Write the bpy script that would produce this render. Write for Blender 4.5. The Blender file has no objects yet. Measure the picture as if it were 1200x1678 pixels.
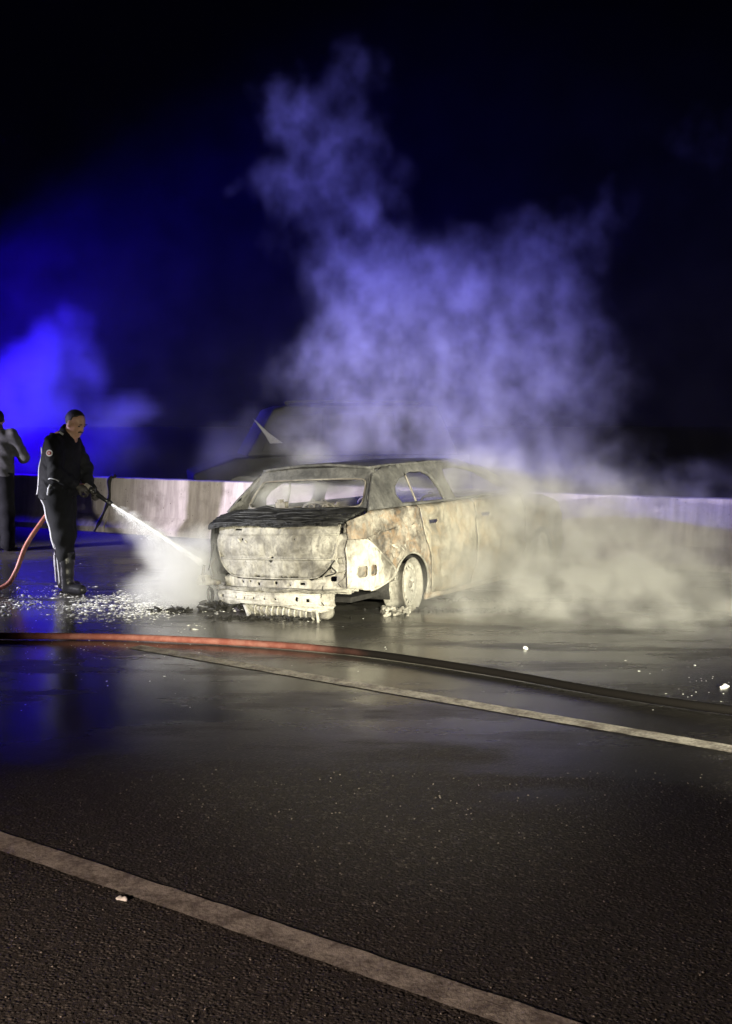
import bpy, bmesh, math, random
import numpy as np
from mathutils import Vector, noise as mnoise
from mathutils.geometry import delaunay_2d_cdt

S = bpy.context.scene
COL = S.collection
rad = math.radians

# ---------------------------------------------------------------- camera
cam_d = bpy.data.cameras.new('camera')
cam = bpy.data.objects.new('camera', cam_d); COL.objects.link(cam)
cam.location = (0, 0, 1.62)
cam.rotation_euler = (rad(90) - math.atan(159 / 1900), 0, 0)
cam_d.sensor_fit = 'VERTICAL'; cam_d.sensor_height = 36; cam_d.lens = 1900 / 1678 * 36
cam_d.clip_start = 0.05; cam_d.clip_end = 2000
S.camera = cam

# ---------------------------------------------------------------- night sky
w = bpy.data.worlds.new('World'); S.world = w; w.use_nodes = True
wn = w.node_tree.nodes; wl = w.node_tree.links
bg = wn['Background']
sky = wn.new('ShaderNodeTexSky'); sky.sky_type = 'NISHITA'; sky.sun_disc = False
sky.sun_elevation = rad(-9); sky.sun_rotation = rad(200); sky.altitude = 300
tint = wn.new('ShaderNodeMix'); tint.data_type = 'RGBA'; tint.inputs[0].default_value = 0.98
tint.inputs[7].default_value = (0.006, 0.006, 0.028, 1)
wl.new(sky.outputs[0], tint.inputs[6]); wl.new(tint.outputs[2], bg.inputs[0])
bg.inputs[1].default_value = 0.05

# ---------------------------------------------------------------- lamps of the emergency vehicles and added spots (all outside the frame)
def lamp(name, kind, loc, color, watts, target=None, size=0.1, angle=30, blend=1.0):
    d = bpy.data.lights.new(name, kind); d.color = color; d.energy = watts; d.shadow_soft_size = size
    o = bpy.data.objects.new(name, d); COL.objects.link(o); o.location = loc
    if kind == 'SPOT':
        d.spot_size = rad(angle); d.spot_blend = blend
        o.rotation_euler = (Vector(target) - Vector(loc)).to_track_quat('-Z', 'Y').to_euler()
    return o
# work light on the fire engine's roof behind the photographer, aimed at the wreck
lamp('work_light', 'SPOT', (1.2, -5.0, 2.9), (1.0, 0.94, 0.72), 15000, (-0.40, 10.2, 0.48), 0.12, 20, 1.0)
# yellow headlamp further right, low
lamp('headlamp', 'SPOT', (4.4, 1.0, 1.0), (1.0, 0.95, 0.72), 9000, (1.4, 9.4, 0.0), 0.1, 38, 1.0)
# dim warm fill added from an unseen source, grazing the near asphalt
lamp('foreground_fill', 'SPOT', (-3.2, 0.2, 1.0), (1.0, 0.74, 0.58), 950, (0.2, 3.6, 0.0), 0.08, 80, 1.0)
# rotating blue beacon on a vehicle at the left
lamp('blue_beacon', 'SPOT', (-12.5, 12.4, 3.4), (0.23, 0.22, 1.0), 38000, (1.0, 12.2, 5.2), 0.15, 43, 0.8)
# second blue beacon, on a vehicle beyond the barrier
lamp('blue_beacon', 'SPOT', (-8.8, 19.6, 2.6), (0.02, 0.0, 1.0), 7000, (-4.2, 18.5, 2.3), 0.15, 76, 0.5)
# spot added to whiten the mist, then the white lamp of the vehicle at the left
lamp('flank_spot', 'SPOT', (-9.5, 9.2, 1.9), (0.96, 0.95, 1.0), 6500, (-1.65, 9.9, 0.40), 0.1, 17, 1.0)
lamp('flank_spot', 'SPOT', (-9.5, 10.2, 1.6), (0.93, 0.84, 1.0), 8500, (-2.0, 13.0, 0.4), 0.1, 46, 1.0)

S.view_settings.view_transform = 'Standard'; S.view_settings.look = 'None'
S.view_settings.exposure = 0; S.view_settings.gamma = 1
S.render.engine = 'CYCLES'
cy = S.cycles
cy.use_denoising = True; cy.denoiser = 'OPENIMAGEDENOISE'
cy.max_bounces = 6; cy.diffuse_bounces = 2; cy.glossy_bounces = 3; cy.volume_bounces = 1
cy.transmission_bounces = 4; cy.transparent_max_bounces = 16
cy.volume_step_rate = 5; cy.volume_max_steps = 100
cy.sample_clamp_indirect = 4

# ================================================================ helpers
def link(name, me, mats=None, parent=None):
    o = bpy.data.objects.new(name, me); COL.objects.link(o)
    if parent: o.parent = parent
    if mats:
        for m in (mats if isinstance(mats, (list, tuple)) else [mats]): me.materials.append(m)
    return o
def tag(o, label=None, cat=None, group=None, kind=None):
    if label: o['label'] = label
    if cat: o['category'] = cat
    if group: o['group'] = group
    if kind: o['kind'] = kind
    return o
def empty(name, loc=(0, 0, 0), rot=(0, 0, 0)):
    o = bpy.data.objects.new(name, None); COL.objects.link(o); o.location = loc; o.rotation_euler = rot
    o.empty_display_size = 0.1
    return o
def mesh(name, V, F, smooth=False):
    me = bpy.data.meshes.new(name); me.from_pydata([tuple(v) for v in V], [], F); me.update()
    if smooth: me.polygons.foreach_set('use_smooth', [True] * len(me.polygons))
    return me
def fix(me):
    bm = bmesh.new(); bm.from_mesh(me); bmesh.ops.recalc_face_normals(bm, faces=bm.faces); bm.to_mesh(me); bm.free(); return me
def solid(o, t, off=-1):
    m = o.modifiers.new('thickness', 'SOLIDIFY'); m.thickness = t; m.offset = off; return o
def bevel(o, wd=0.006, seg=2):
    m = o.modifiers.new('bevel', 'BEVEL'); m.width = wd; m.segments = seg; m.limit_method = 'ANGLE'; return o
def box_mesh(name, lo, hi):
    x0, y0, z0 = lo; x1, y1, z1 = hi
    V = [(x0,y0,z0),(x1,y0,z0),(x1,y1,z0),(x0,y1,z0),(x0,y0,z1),(x1,y0,z1),(x1,y1,z1),(x0,y1,z1)]
    return mesh(name, V, [(0,3,2,1),(4,5,6,7),(0,1,5,4),(1,2,6,5),(2,3,7,6),(3,0,4,7)])
def fbm(p, sc=1.0, oct=3):
    return mnoise.fractal(Vector(p) * sc, 0.6, 2.1, oct)
def catmull(P, n=8):
    P = [Vector(p) for p in P]; Q = [P[0] * 2 - P[1]] + P + [P[-1] * 2 - P[-2]]; out = []
    for i in range(1, len(Q) - 2):
        a, b, c, d = Q[i-1:i+3]
        for k in range(n):
            t = k / n
            out.append(0.5 * ((2*b) + (c-a)*t + (2*a-5*b+4*c-d)*t*t + (3*b-a-3*c+d)*t**3))
    return out + [P[-1]]
def tube(name, P, r, seg=12, cap=True, smooth=True, squash=1.0):
    """tube along points P; r number or function of 0..1; squash flattens in z"""
    V, F = [], []; n = len(P); P = [Vector(p) for p in P]
    prev = None
    for i, p in enumerate(P):
        t = (P[min(i+1, n-1)] - P[max(i-1, 0)]).normalized()
        if prev is None:
            a = t.cross(Vector((0, 0, 1)))
            if a.length < 1e-3: a = t.cross(Vector((0, 1, 0)))
        else: a = prev - t * prev.dot(t)
        a.normalize(); b = a.cross(t).normalized(); prev = a
        rr = r(i / (n - 1)) if callable(r) else r
        for k in range(seg):
            q = 2 * math.pi * k / seg
            o = a * math.cos(q) * rr + b * math.sin(q) * rr
            o.z *= squash
            V.append(p + o)
    for i in range(n - 1):
        for k in range(seg):
            k2 = (k + 1) % seg
            F.append((i*seg+k, i*seg+k2, (i+1)*seg+k2, (i+1)*seg+k))
    if cap:
        F.append(tuple(reversed(range(seg)))); F.append(tuple(range((n-1)*seg, n*seg)))
    return fix(mesh(name, V, F, smooth))
def inside(p, poly):
    x, y = p; c = False; j = len(poly) - 1
    for i in range(len(poly)):
        xi, yi = poly[i]; xj, yj = poly[j]
        if (yi > y) != (yj > y) and x < (xj - xi) * (y - yi) / (yj - yi) + xi: c = not c
        j = i
    return c
def dens(poly, sp):
    out = []
    for i, p in enumerate(poly):
        q = poly[(i + 1) % len(poly)]; L = math.hypot(q[0]-p[0], q[1]-p[1]); n = max(1, int(L / sp))
        for k in range(n): out.append((p[0] + (q[0]-p[0]) * k / n, p[1] + (q[1]-p[1]) * k / n))
    return out
def circ(cx, cy, r, n=12, ry=None):
    ry = ry or r
    return [(cx + r * math.cos(2*math.pi*k/n), cy + ry * math.sin(2*math.pi*k/n)) for k in range(n)]
def rr(x0, y0, x1, y1, r, n=4):
    out = []
    for cx, cy, a0 in ((x1-r, y1-r, 0), (x0+r, y1-r, 90), (x0+r, y0+r, 180), (x1-r, y0+r, 270)):
        for k in range(n + 1):
            a = rad(a0 + 90 * k / n); out.append((cx + r*math.cos(a), cy + r*math.sin(a)))
    return out
def panel(name, outline, f, holes=(), sp=0.03, rough=0.0):
    """sheet cut to a 2D outline with holes, mapped to 3D by f(s,t)"""
    if rough:
        o2 = dens(outline, sp * 0.6)
        outline = [(x + rough * mnoise.noise((x*14, y*14, 3.1)), y + rough * mnoise.noise((x*14, y*14, 9.7))) for x, y in o2]
    loops = [dens(outline, sp)] + [dens(h, sp) for h in holes]
    V, E = [], []
    for L in loops:
        b = len(V); n = len(L); V += L; E += [(b + i, b + (i + 1) % n) for i in range(n)]
    xs = [p[0] for p in outline]; ys = [p[1] for p in outline]
    rnd = random.Random(5)
    y = min(ys) + sp / 2; row = 0
    while y < max(ys):
        x = min(xs) + sp * (0.5 if row % 2 else 0.0)
        while x < max(xs):
            p = (x + rnd.uniform(-.1, .1) * sp, y + rnd.uniform(-.1, .1) * sp)
            if inside(p, outline) and not any(inside(p, h) for h in holes):
                if all(min((p[0]-q[0])**2 + (p[1]-q[1])**2 for q in L) > (sp * .45)**2 for L in loops): V.append(p)
            x += sp
        y += sp * 0.87; row += 1
    r = delaunay_2d_cdt([Vector(v) for v in V], E, [], 0, 1e-5)
    vo, fo = r[0], r[2]
    F = []
    for t in fo:
        c = ((vo[t[0]].x + vo[t[1]].x + vo[t[2]].x) / 3, (vo[t[0]].y + vo[t[1]].y + vo[t[2]].y) / 3)
        if inside(c, outline) and not any(inside(c, h) for h in holes): F.append(tuple(t))
    return mesh(name, [f(v.x, v.y) for v in vo], F, True)

# --- signed-distance modelling (bodies, clothes, lumps)
def cone_d(X, a, b, ra, rb):
    a = np.array(a, float); b = np.array(b, float); d = b - a
    t = np.clip(((X - a) @ d) / max(d @ d, 1e-9), 0, 1)
    return np.linalg.norm(X - (a + t[..., None] * d), axis=-1) - (ra + (rb - ra) * t)
def ell_d(X, c, r, rot=None):
    q = X - np.array(c, float)
    if rot is not None: q = q @ rot
    r = np.array(r, float)
    return (np.linalg.norm(q / r, axis=-1) - 1) * r.min()
def smin(a, b, k):
    h = np.clip(0.5 + 0.5 * (b - a) / k, 0, 1)
    return b + (a - b) * h - k * h * (1 - h)
def roty(a):
    c, s = math.cos(rad(a)), math.sin(rad(a)); return np.array([[c, 0, s], [0, 1, 0], [-s, 0, c]])
def rotz(a):
    c, s = math.cos(rad(a)), math.sin(rad(a)); return np.array([[c, -s, 0], [s, c, 0], [0, 0, 1]])
def sdf_mesh(name, fn, lo, hi, h):
    ax = [np.arange(lo[i], hi[i] + h, h) for i in range(3)]
    G = np.stack(np.meshgrid(*ax, indexing='ij'), -1)
    D = fn(G); ins = D < 0
    n = np.array(D.shape)
    corners = [(i, j, k) for i in (0, 1) for j in (0, 1) for k in (0, 1)]
    sl = lambda A, c: A[c[0]:n[0]-1+c[0], c[1]:n[1]-1+c[1], c[2]:n[2]-1+c[2]]
    cnt = sum(sl(ins, c).astype(int) for c in corners)
    act = (cnt > 0) & (cnt < 8)
    acc = np.zeros(act.shape + (3,)); num = np.zeros(act.shape)
    for a in corners:
        for d in range(3):
            if a[d]: continue
            b = list(a); b[d] = 1
            da, db = sl(D, a), sl(D, b); m = (da < 0) != (db < 0)
            t = np.where(m, da / np.where(m, da - db, 1), 0)
            for q in range(3):
                acc[..., q] += np.where(m, a[q] + (t if q == d else 0), 0)
            num += m
    idx = -np.ones(act.shape, int); I = np.argwhere(act); idx[act] = np.arange(len(I))
    V = (I + acc[act] / num[act][:, None]) * h + np.array([a[0] for a in ax])
    F = []
    for d in range(3):
        e = [1, 1, 1]; e[d] = 0
        u, v = [(1, 2), (2, 0), (0, 1)][d]
        A = ins[tuple(slice(1, -1) if q != d else slice(0, -1) for q in range(3))]
        B = ins[tuple(slice(1, -1) if q != d else slice(1, None) for q in range(3))]
        for pos, fl in ((A & ~B, False), (~A & B, True)):
            K = np.argwhere(pos)
            if not len(K): continue
            K = K + np.array(e)
            du = np.zeros(3, int); du[u] = 1; dv = np.zeros(3, int); dv[v] = 1
            q = [idx[tuple((K - s).T)] for s in (du + dv, dv, 0 * du, du)]
            Q = np.stack(q if not fl else q[::-1], 1)
            F.append(Q[(Q >= 0).all(1)])
    F = np.concatenate(F)
    return mesh(name, V.tolist(), [tuple(int(i) for i in f) for f in F], True)

# ================================================================ materials
class N:
    """small node-tree helper"""
    def __init__(s, name):
        s.m = bpy.data.materials.new(name); s.m.use_nodes = True
        s.t = s.m.node_tree; s.b = s.t.nodes['Principled BSDF']; s.out = s.t.nodes['Material Output']
    def new(s, typ, **kw):
        n = s.t.nodes.new(typ)
        for k, v in kw.items(): setattr(n, k, v)
        return n
    def l(s, a, b): s.t.links.new(a, b)
    def pos(s, obj=True):
        return s.new('ShaderNodeTexCoord').outputs['Object'] if obj else s.new('ShaderNodeNewGeometry').outputs['Position']
    def mapping(s, vec, scale=(1,1,1), loc=(0,0,0), rot=(0,0,0)):
        n = s.new('ShaderNodeMapping'); n.inputs['Scale'].default_value = scale; n.inputs['Location'].default_value = loc
        n.inputs['Rotation'].default_value = rot
        s.l(vec, n.inputs[0]); return n.outputs[0]
    def noise(s, vec, scale, detail=4, rough=0.55, dist=0):
        n = s.new('ShaderNodeTexNoise'); s.l(vec, n.inputs['Vector'])
        n.inputs['Scale'].default_value = scale; n.inputs['Detail'].default_value = detail
        n.inputs['Roughness'].default_value = rough; n.inputs['Distortion'].default_value = dist
        return n.outputs[0]
    def voro(s, vec, scale, feat='F1'):
        n = s.new('ShaderNodeTexVoronoi', feature=feat); s.l(vec, n.inputs['Vector']); n.inputs['Scale'].default_value = scale
        return n
    def ramp(s, v, a, b, c0=0.0, c1=1.0):
        n = s.new('ShaderNodeMapRange', interpolation_type='SMOOTHSTEP'); s.l(v, n.inputs[0])
        for i, q in enumerate((a, b, c0, c1)): n.inputs[i+1].default_value = q
        return n.outputs[0]
    def math(s, op, a, b=None, clamp=False):
        n = s.new('ShaderNodeMath', operation=op, use_clamp=clamp)
        for i, q in enumerate((a, b)):
            if q is None: continue
            if isinstance(q, (int, float)): n.inputs[i].default_value = q
            else: s.l(q, n.inputs[i])
        return n.outputs[0]
    def mix(s, f, a, b):
        n = s.new('ShaderNodeMix', data_type='RGBA')
        for i, q in ((0, f), (6, a), (7, b)):
            if isinstance(q, (int, float)): n.inputs[i].default_value = q
            elif isinstance(q, tuple): n.inputs[i].default_value = q + ((1,) if len(q) == 3 else ())
            else: s.l(q, n.inputs[i])
        return n.outputs[2]
    def set(s, col=None, rough=None, metal=None, spec=None):
        for k, v in (('Base Color', col), ('Roughness', rough), ('Metallic', metal), ('Specular IOR Level', spec)):
            if v is None: continue
            if isinstance(v, tuple): s.b.inputs[k].default_value = v + (1,)
            elif isinstance(v, (int, float)): s.b.inputs[k].default_value = v
            else: s.l(v, s.b.inputs[k])
        return s
    def bump(s, h, strength=0.3, dist=0.01):
        n = s.new('ShaderNodeBump'); s.l(h, n.inputs['Height'])
        if isinstance(strength, (int, float)): n.inputs['Strength'].default_value = strength
        else: s.l(strength, n.inputs['Strength'])
        n.inputs['Distance'].default_value = dist
        if s.b.inputs['Normal'].is_linked:
            pass
        s.l(n.outputs[0], s.b.inputs['Normal']); return s

def plain(name, col, rough=0.6, metal=0.0, var=0.25, scale=18, bump=0.15, bdist=0.004):
    n = N(name); p = n.pos(); k = n.noise(p, scale, 5, 0.6)
    dk = tuple(c * (1 - var) for c in col); lt = tuple(min(1, c * (1 + var)) for c in col)
    n.set(n.mix(n.ramp(k, .3, .7), dk, lt), rough, metal, 0.25 if 'navy' in name else 0.5)
    n.bump(n.noise(p, scale * 3, 4), bump, bdist)
    return n.m

def mat_asphalt():
    n = N('asphalt'); p = n.pos(False)
    big = n.noise(p, 0.55, 5, 0.6); mid = n.noise(n.mapping(p, (0.5, 1.6, 1), rot=(0, 0, rad(35))), 1.5, 6, 0.62)
    # water lies around the wreck and has run off towards the left front
    cen = n.new('ShaderNodeVectorMath', operation='DISTANCE')
    wp = n.new('ShaderNodeVectorMath', operation='ADD'); n.l(p, wp.inputs[0])
    nz = n.new('ShaderNodeTexNoise'); nz.inputs['Scale'].default_value = 0.45; nz.inputs['Detail'].default_value = 4; n.l(p, nz.inputs['Vector'])
    sc = n.new('ShaderNodeVectorMath', operation='MULTIPLY_ADD'); n.l(nz.outputs['Color'], sc.inputs[0])
    sc.inputs[1].default_value = (2.4, 2.4, 0); sc.inputs[2].default_value = (-1.2, -1.2, 0)
    n.l(sc.outputs[0], wp.inputs[1])
    st = n.mapping(wp.outputs[0], (0.42, 1.0, 0), rot=(0, 0, rad(20)))
    n.l(st, cen.inputs[0])
    c0 = Vector((-0.4, 9.4, 0))
    ca, sa = math.cos(rad(20)), math.sin(rad(20)); sx, sy = 0.42 * c0.x, 1.0 * c0.y
    cen.inputs[1].default_value = (ca * sx - sa * sy, sa * sx + ca * sy, 0)
    near = n.ramp(cen.outputs['Value'], 3.0, 5.7, 1.0, 0.0)
    wet = n.math('MULTIPLY', near, n.ramp(mid, 0.28, 0.55, 0.45, 1.0), True)
    pud = n.ramp(n.math('ADD', n.math('MULTIPLY', near, 0.50), mid), 0.66, 0.92)
    agg = n.voro(p, 68); agg2 = n.noise(p, 55, 3, 0.7)
    grain = n.mix(n.ramp(agg2, .35, .7), (0.022, 0.020, 0.019), (0.065, 0.058, 0.053))
    grain = n.mix(n.math('MULTIPLY', n.ramp(big, .4, .62), 0.55), grain, (0.045, 0.036, 0.032))
    cel0 = n.new('ShaderNodeSeparateColor'); n.l(agg.outputs['Color'], cel0.inputs[0])
    grain = n.mix(n.ramp(cel0.outputs[1], .80, .97), grain, (0.10, 0.090, 0.082))
    col = n.mix(n.math('MULTIPLY', wet, 0.75), grain, (0.014, 0.014, 0.014))
    sheen = n.math('MULTIPLY', n.ramp(cen.outputs['Value'], 0.9, 2.7, 1.0, 0.0), n.ramp(mid, .34, .60, .25, 1.0))  # pale wet-road sheen around the wreck, painted into the base colour
    col = n.mix(sheen, col, (0.115, 0.110, 0.095))
    r = n.math('SUBTRACT', 0.74, n.math('MULTIPLY', wet, 0.42))
    r = n.math('SUBTRACT', r, n.math('MULTIPLY', pud, 0.12), True)
    n.set(col, r, 0, 0.5)
    cell = n.new('ShaderNodeSeparateColor'); n.l(agg.outputs['Color'], cell.inputs[0])
    stone = n.math('POWER', n.ramp(agg.outputs['Distance'], .15, .55, 1.0, 0.0), 0.6)
    hgt = n.math('ADD', n.math('MULTIPLY', stone, n.math('ADD', n.math('MULTIPLY', cell.outputs[0], 0.9), .1)), n.math('MULTIPLY', n.noise(p, 150, 3, .7), 0.5))
    dry = n.math('SUBTRACT', 1.0, n.math('MULTIPLY', pud, 0.88))
    dry = n.math('MULTIPLY', dry, n.math('SUBTRACT', 1.0, n.math('MULTIPLY', wet, 0.75)))
    n.bump(hgt, dry, 0.011)
    return n.m
def mat_line():
    n = N('road_paint'); p = n.pos(False)
    wear = n.ramp(n.math('ADD', n.noise(p, 9, 6, .7), n.math('MULTIPLY', n.noise(p, 60, 3), .5)), .55, .95)
    n.set(n.mix(wear, (0.62, 0.58, 0.52), (0.20, 0.175, 0.155)), 0.6, 0, 0.4)
    n.bump(n.noise(p, 90, 4, .7), 0.6, 0.006)
    return n.m
def mat_concrete():
    n = N('barrier_concrete'); p = n.pos(False)
    st = n.noise(n.mapping(p, (9, 9, 0.55)), 1.0, 6, .7)
    bl = n.noise(p, 3, 6, .6)
    c = n.mix(n.ramp(st, .35, .68), (0.36, 0.32, 0.315), (0.56, 0.51, 0.50))
    c = n.mix(n.ramp(bl, .48, .75), c, (0.24, 0.21, 0.20))
    pit = n.voro(p, 11).outputs['Distance']
    c = n.mix(n.ramp(pit, .05, .10, 1, 0), c, (0.07, 0.06, 0.06))
    n.set(c, 0.85); n.bump(n.math('ADD', n.noise(p, 40, 5), st), 0.5, 0.01)
    return n.m
def mat_burnt(name, pale, mid, dark, lo=.36, hi=.62, rough=.72, metal=.15, rust=None, rustamt=.4, seed=0, flat=0.6):
    n = N(name); p = n.mapping(n.pos(), loc=(seed, seed * 2, 0))
    a = n.noise(p, 3.2, 6, .62, 0.5); b = n.noise(p, 11, 6, .68, 0.6)
    drip = n.noise(n.mapping(p, (14, 14, 1.4)), 1, 5, .6)
    f = n.math('ADD', n.math('MULTIPLY', a, .6), n.math('MULTIPLY', b, .4))
    c = n.mix(n.ramp(f, lo, hi), dark, pale)
    c = n.mix(n.math('MULTIPLY', n.ramp(drip, .46, .72), flat), c, mid)
    spk = n.math('MULTIPLY', n.ramp(n.noise(p, 38, 5, .75), .52, .66), n.ramp(a, .40, .60))
    c = n.mix(n.math('MULTIPLY', spk, .55), c, tuple(q * .45 for q in dark))
    run = n.noise(n.mapping(p, (26, 26, 1.1), loc=(3, 1, 0)), 1, 4, .6)
    c = n.mix(n.math('MULTIPLY', n.ramp(run, .56, .74), .5), c, tuple(q * .5 for q in dark))
    if rust: c = n.mix(n.math('MULTIPLY', n.ramp(n.noise(p, 5.5, 6, .7, 1.0), .45, .62), rustamt), c, rust)
    n.set(c, n.ramp(b, .3, .7, rough - .12, rough + .15), metal, 0.35)
    n.bump(n.math('ADD', b, n.math('MULTIPLY', n.noise(p, 45, 4, .7), .45)), 0.7, 0.016)
    return n.m
M = dict(
    asphalt=mat_asphalt(), line=mat_line(), concrete=mat_concrete(),
    ash=mat_burnt('ash_metal', (.40, .385, .34), (.22, .205, .175), (.095, .088, .075), .36, .64, seed=1),
    ash2=mat_burnt('ash_metal_bright', (.54, .52, .46), (.31, .29, .245), (.12, .11, .095), .34, .60, seed=4),
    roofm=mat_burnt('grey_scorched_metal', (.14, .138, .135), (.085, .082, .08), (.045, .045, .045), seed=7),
    side=mat_burnt('scorched_side_metal', (.38, .35, .30), (.17, .15, .125), (.07, .062, .055), .38, .62, rust=(.28, .18, .10), rustamt=.55, seed=11),
    door=mat_burnt('scorched_door_metal', (.36, .335, .28), (.20, .18, .145), (.13, .12, .10), .34, .62, rust=(.30, .22, .13), rustamt=.4, seed=15),
    soot=mat_burnt('soot', (.05, .05, .05), (.015, .015, .015), (.008, .008, .008), .40, .75, .55, 0, seed=19),
    wheel=mat_burnt('bare_rim_metal', (.46, .445, .40), (.33, .31, .27), (.22, .205, .175), .25, .5, .5, .3, seed=23, flat=.3),
    char=plain('char', (.014, .013, .012), .8, 0, .5, 25, .6, .01),
    steel=mat_burnt('scale_steel', (.30, .28, .25), (.2, .17, .14), (.09, .08, .07), seed=27, metal=.4),
    rubber=plain('black_rubber', (.012, .012, .013), .5),
    nozzle=plain('nozzle_metal', (.03, .03, .032), .35, .6),
    jacket=plain('navy_jacket', (.005, .0055, .008), .8, 0, .35, 30, .35, .006),
    trouser=plain('navy_trousers', (.0035, .004, .006), .85, 0, .35, 30, .35, .006),
    boot=plain('wet_rubber_boot', (.020, .020, .024), .28, 0, .3, 12, .2, .004),
    glove=plain('dark_glove', (.02, .017, .016), .7, 0, .3, 40, .4, .003),
    tape=plain('pale_tape', (.42, .43, .45), .35, 0, .08, 60, .1, .001),
    skin=plain('skin', (.42, .24, .16), .5, 0, .12, 30, .12, .002),
    hair=plain('dark_hair', (.012, .010, .009), .6, 0, .4, 90, .6, .004),
    grey=plain('grey_fleece', (.060, .061, .065), .9, 0, .25, 25, .3, .005),
    badge_w=plain('badge_white', (.75, .74, .72), .6, 0, .05), badge_r=plain('badge_red', (.50, .03, .03), .6, 0, .1),
    foam=plain('white_foam_and_glint', (.82, .82, .80), .35, 0, .08, 30, .2, .003),
    veh=plain('dark_vehicle_paint', (.006, .006, .008), .75, 0, .2), vehglass=plain('sooted_glass', (.004, .004, .005), .7, 0, .1, 5, .0),
    vehtrim=plain('grey_trim', (.16, .16, .17), .5, 0, .1),
)
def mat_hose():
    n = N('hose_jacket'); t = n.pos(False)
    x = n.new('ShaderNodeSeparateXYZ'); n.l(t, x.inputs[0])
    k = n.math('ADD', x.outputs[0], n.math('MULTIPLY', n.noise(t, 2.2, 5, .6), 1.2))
    shade = n.ramp(k, -.8, 0.60)  # shaded right half of the hose, painted into its colour
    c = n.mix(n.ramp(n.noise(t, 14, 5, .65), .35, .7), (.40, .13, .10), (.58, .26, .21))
    c = n.mix(shade, c, (.006, .005, .0045))
    n.set(c, n.ramp(shade, 0, 1, .45, .9), 0, .12); wv = n.new('ShaderNodeTexWave'); wv.inputs['Scale'].default_value = 60; n.l(t, wv.inputs['Vector'])
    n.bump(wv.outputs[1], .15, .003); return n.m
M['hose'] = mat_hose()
def mat_hose2():
    n = N('pink_hose_jacket'); t = n.pos(False)
    c = n.mix(n.ramp(n.noise(t, 14, 5, .65), .35, .7), (.55, .20, .15), (.72, .36, .29))
    n.set(c, .4); return n.m
M['hose2'] = mat_hose2()
def mat_water():
    n = N('water_jet'); n.set((.95, .96, .97), .35)
    n.b.inputs['Transmission Weight'].default_value = .25; n.b.inputs['Subsurface Weight'].default_value = 0
    n.b.inputs['IOR'].default_value = 1.33
    return n.m
M['water'] = mat_water()

# ================================================================ the road
def sheet(name, pts, z, m, kind='structure'):
    o = link(name, mesh(name, [(x, y, z) for x, y in pts], [tuple(range(len(pts)))]), m); tag(o, kind=kind); return o
sheet('road', [(-120, -40), (120, -40), (120, 160), (-120, 160)], 0, M['asphalt'])
def stripe(name, a, b, wd, z):
    a, b = Vector(a), Vector(b); d = (b - a).normalized(); q = Vector((-d.y, d.x)) * wd / 2
    V, F = [], []; n = int((b - a).length / .04)
    for i in range(n + 1):
        p = a + (b - a) * i / n
        e1 = .006 * mnoise.noise((i * .31, 1, z)) + .004 * mnoise.noise((i * 1.3, 5, z)); e2 = .006 * mnoise.noise((i * .31, 9, z)) + .004 * mnoise.noise((i * 1.3, 15, z))
        V += [(p.x + q.x * (1 + e1 / wd * 2), p.y + q.y * (1 + e1 / wd * 2), z), (p.x - q.x * (1 + e2 / wd * 2), p.y - q.y * (1 + e2 / wd * 2), z)]
    for i in range(n): F.append((2*i, 2*i+1, 2*i+3, 2*i+2))
    o = link(name, mesh(name, V, F), M['line']); tag(o, kind='structure'); return o
stripe('lane_line', (-1.395 - 5 * .815, 4.30 + 5 * .583), (.47 + 4 * .815, 2.965 - 4 * .583), .125, .004)
stripe('edge_line', (-1.62, 8.02), (1.79 + 4 * .80, 5.55 - 4 * .60), .125, .004)

# ================================================================ concrete barrier
BD = Vector((7.133, -4.036, 0)).normalized(); BN = Vector((BD.y, -BD.x, 0))   # BN points at the road side
B0 = Vector((-3.64, 16.01, 0))
def barrier(i, label):
    o = empty('concrete_barrier', B0 + BD * (i * 6.0), (0, 0, math.atan2(BD.y, BD.x)))
    tag(o, label, 'barrier', 'concrete barrier segments along the road')
    prof = [(0, 0), (0, .07), (.11, .24), (.15, .735), (.16, .75), (.33, .75), (.34, .735), (.38, .24), (.49, .07), (.49, 0)]
    V, F = [], []; n = 100; L0, L1 = .012, 5.985
    for k in range(n + 1):
        s = L0 + (L1 - L0) * k / n
        for y, z in prof:
            j = .006 * fbm((s, y, z + i * 9), 2.5) if z > .01 else 0
            chip = 0
            if k in (0, n): chip = .02 * abs(mnoise.noise((z * 9, i, y * 9)))
            V.append((s + (chip if k == 0 else -chip), y + j, z + (j if z > .7 else 0)))
    m = len(prof)
    for k in range(n):
        for q in range(m - 1): F.append((k*m+q, (k+1)*m+q, (k+1)*m+q+1, k*m+q+1))
    F.append(tuple(range(m))); F.append(tuple(range(n*m, n*m+m)))
    b = link('block', fix(mesh('block', V, F)), M['concrete'], o)
    bevel(b, .012, 2)
    return o
barrier(-2, 'concrete barrier segment furthest left, beyond the man cut off by the frame')
barrier(-1, 'concrete barrier segment behind the two men, left of the dark joint')
barrier(0, 'streaked concrete barrier segment between the dark joint and the burnt car')
barrier(1, 'concrete barrier segment fading into smoke right of the burnt car')
# dark strap / tar hanging in the joint
J = B0
jm = tube('joint_strap', catmull([J + Vector((.03, -.10, .76)) - BN * .24, J + Vector((.05, 0, .77)) + BN * -.14, J + Vector((.00, 0, .70)) + BN * -.13, J + Vector((.02, 0, .48)) - BN * .10,
      J + Vector((-.02, 0, .30)) - BN * .06, J + Vector((-.05, 0, .12)) + BN * .03, J + Vector((-.09, 0, .012)) + BN * .06], 6), lambda t: .03 - .012 * t + .006 * math.sin(t * 25), 8)
tag(link('joint_strap', jm, M['char']), 'black ragged strap hanging down the barrier joint behind the nozzle', 'strap')

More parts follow.
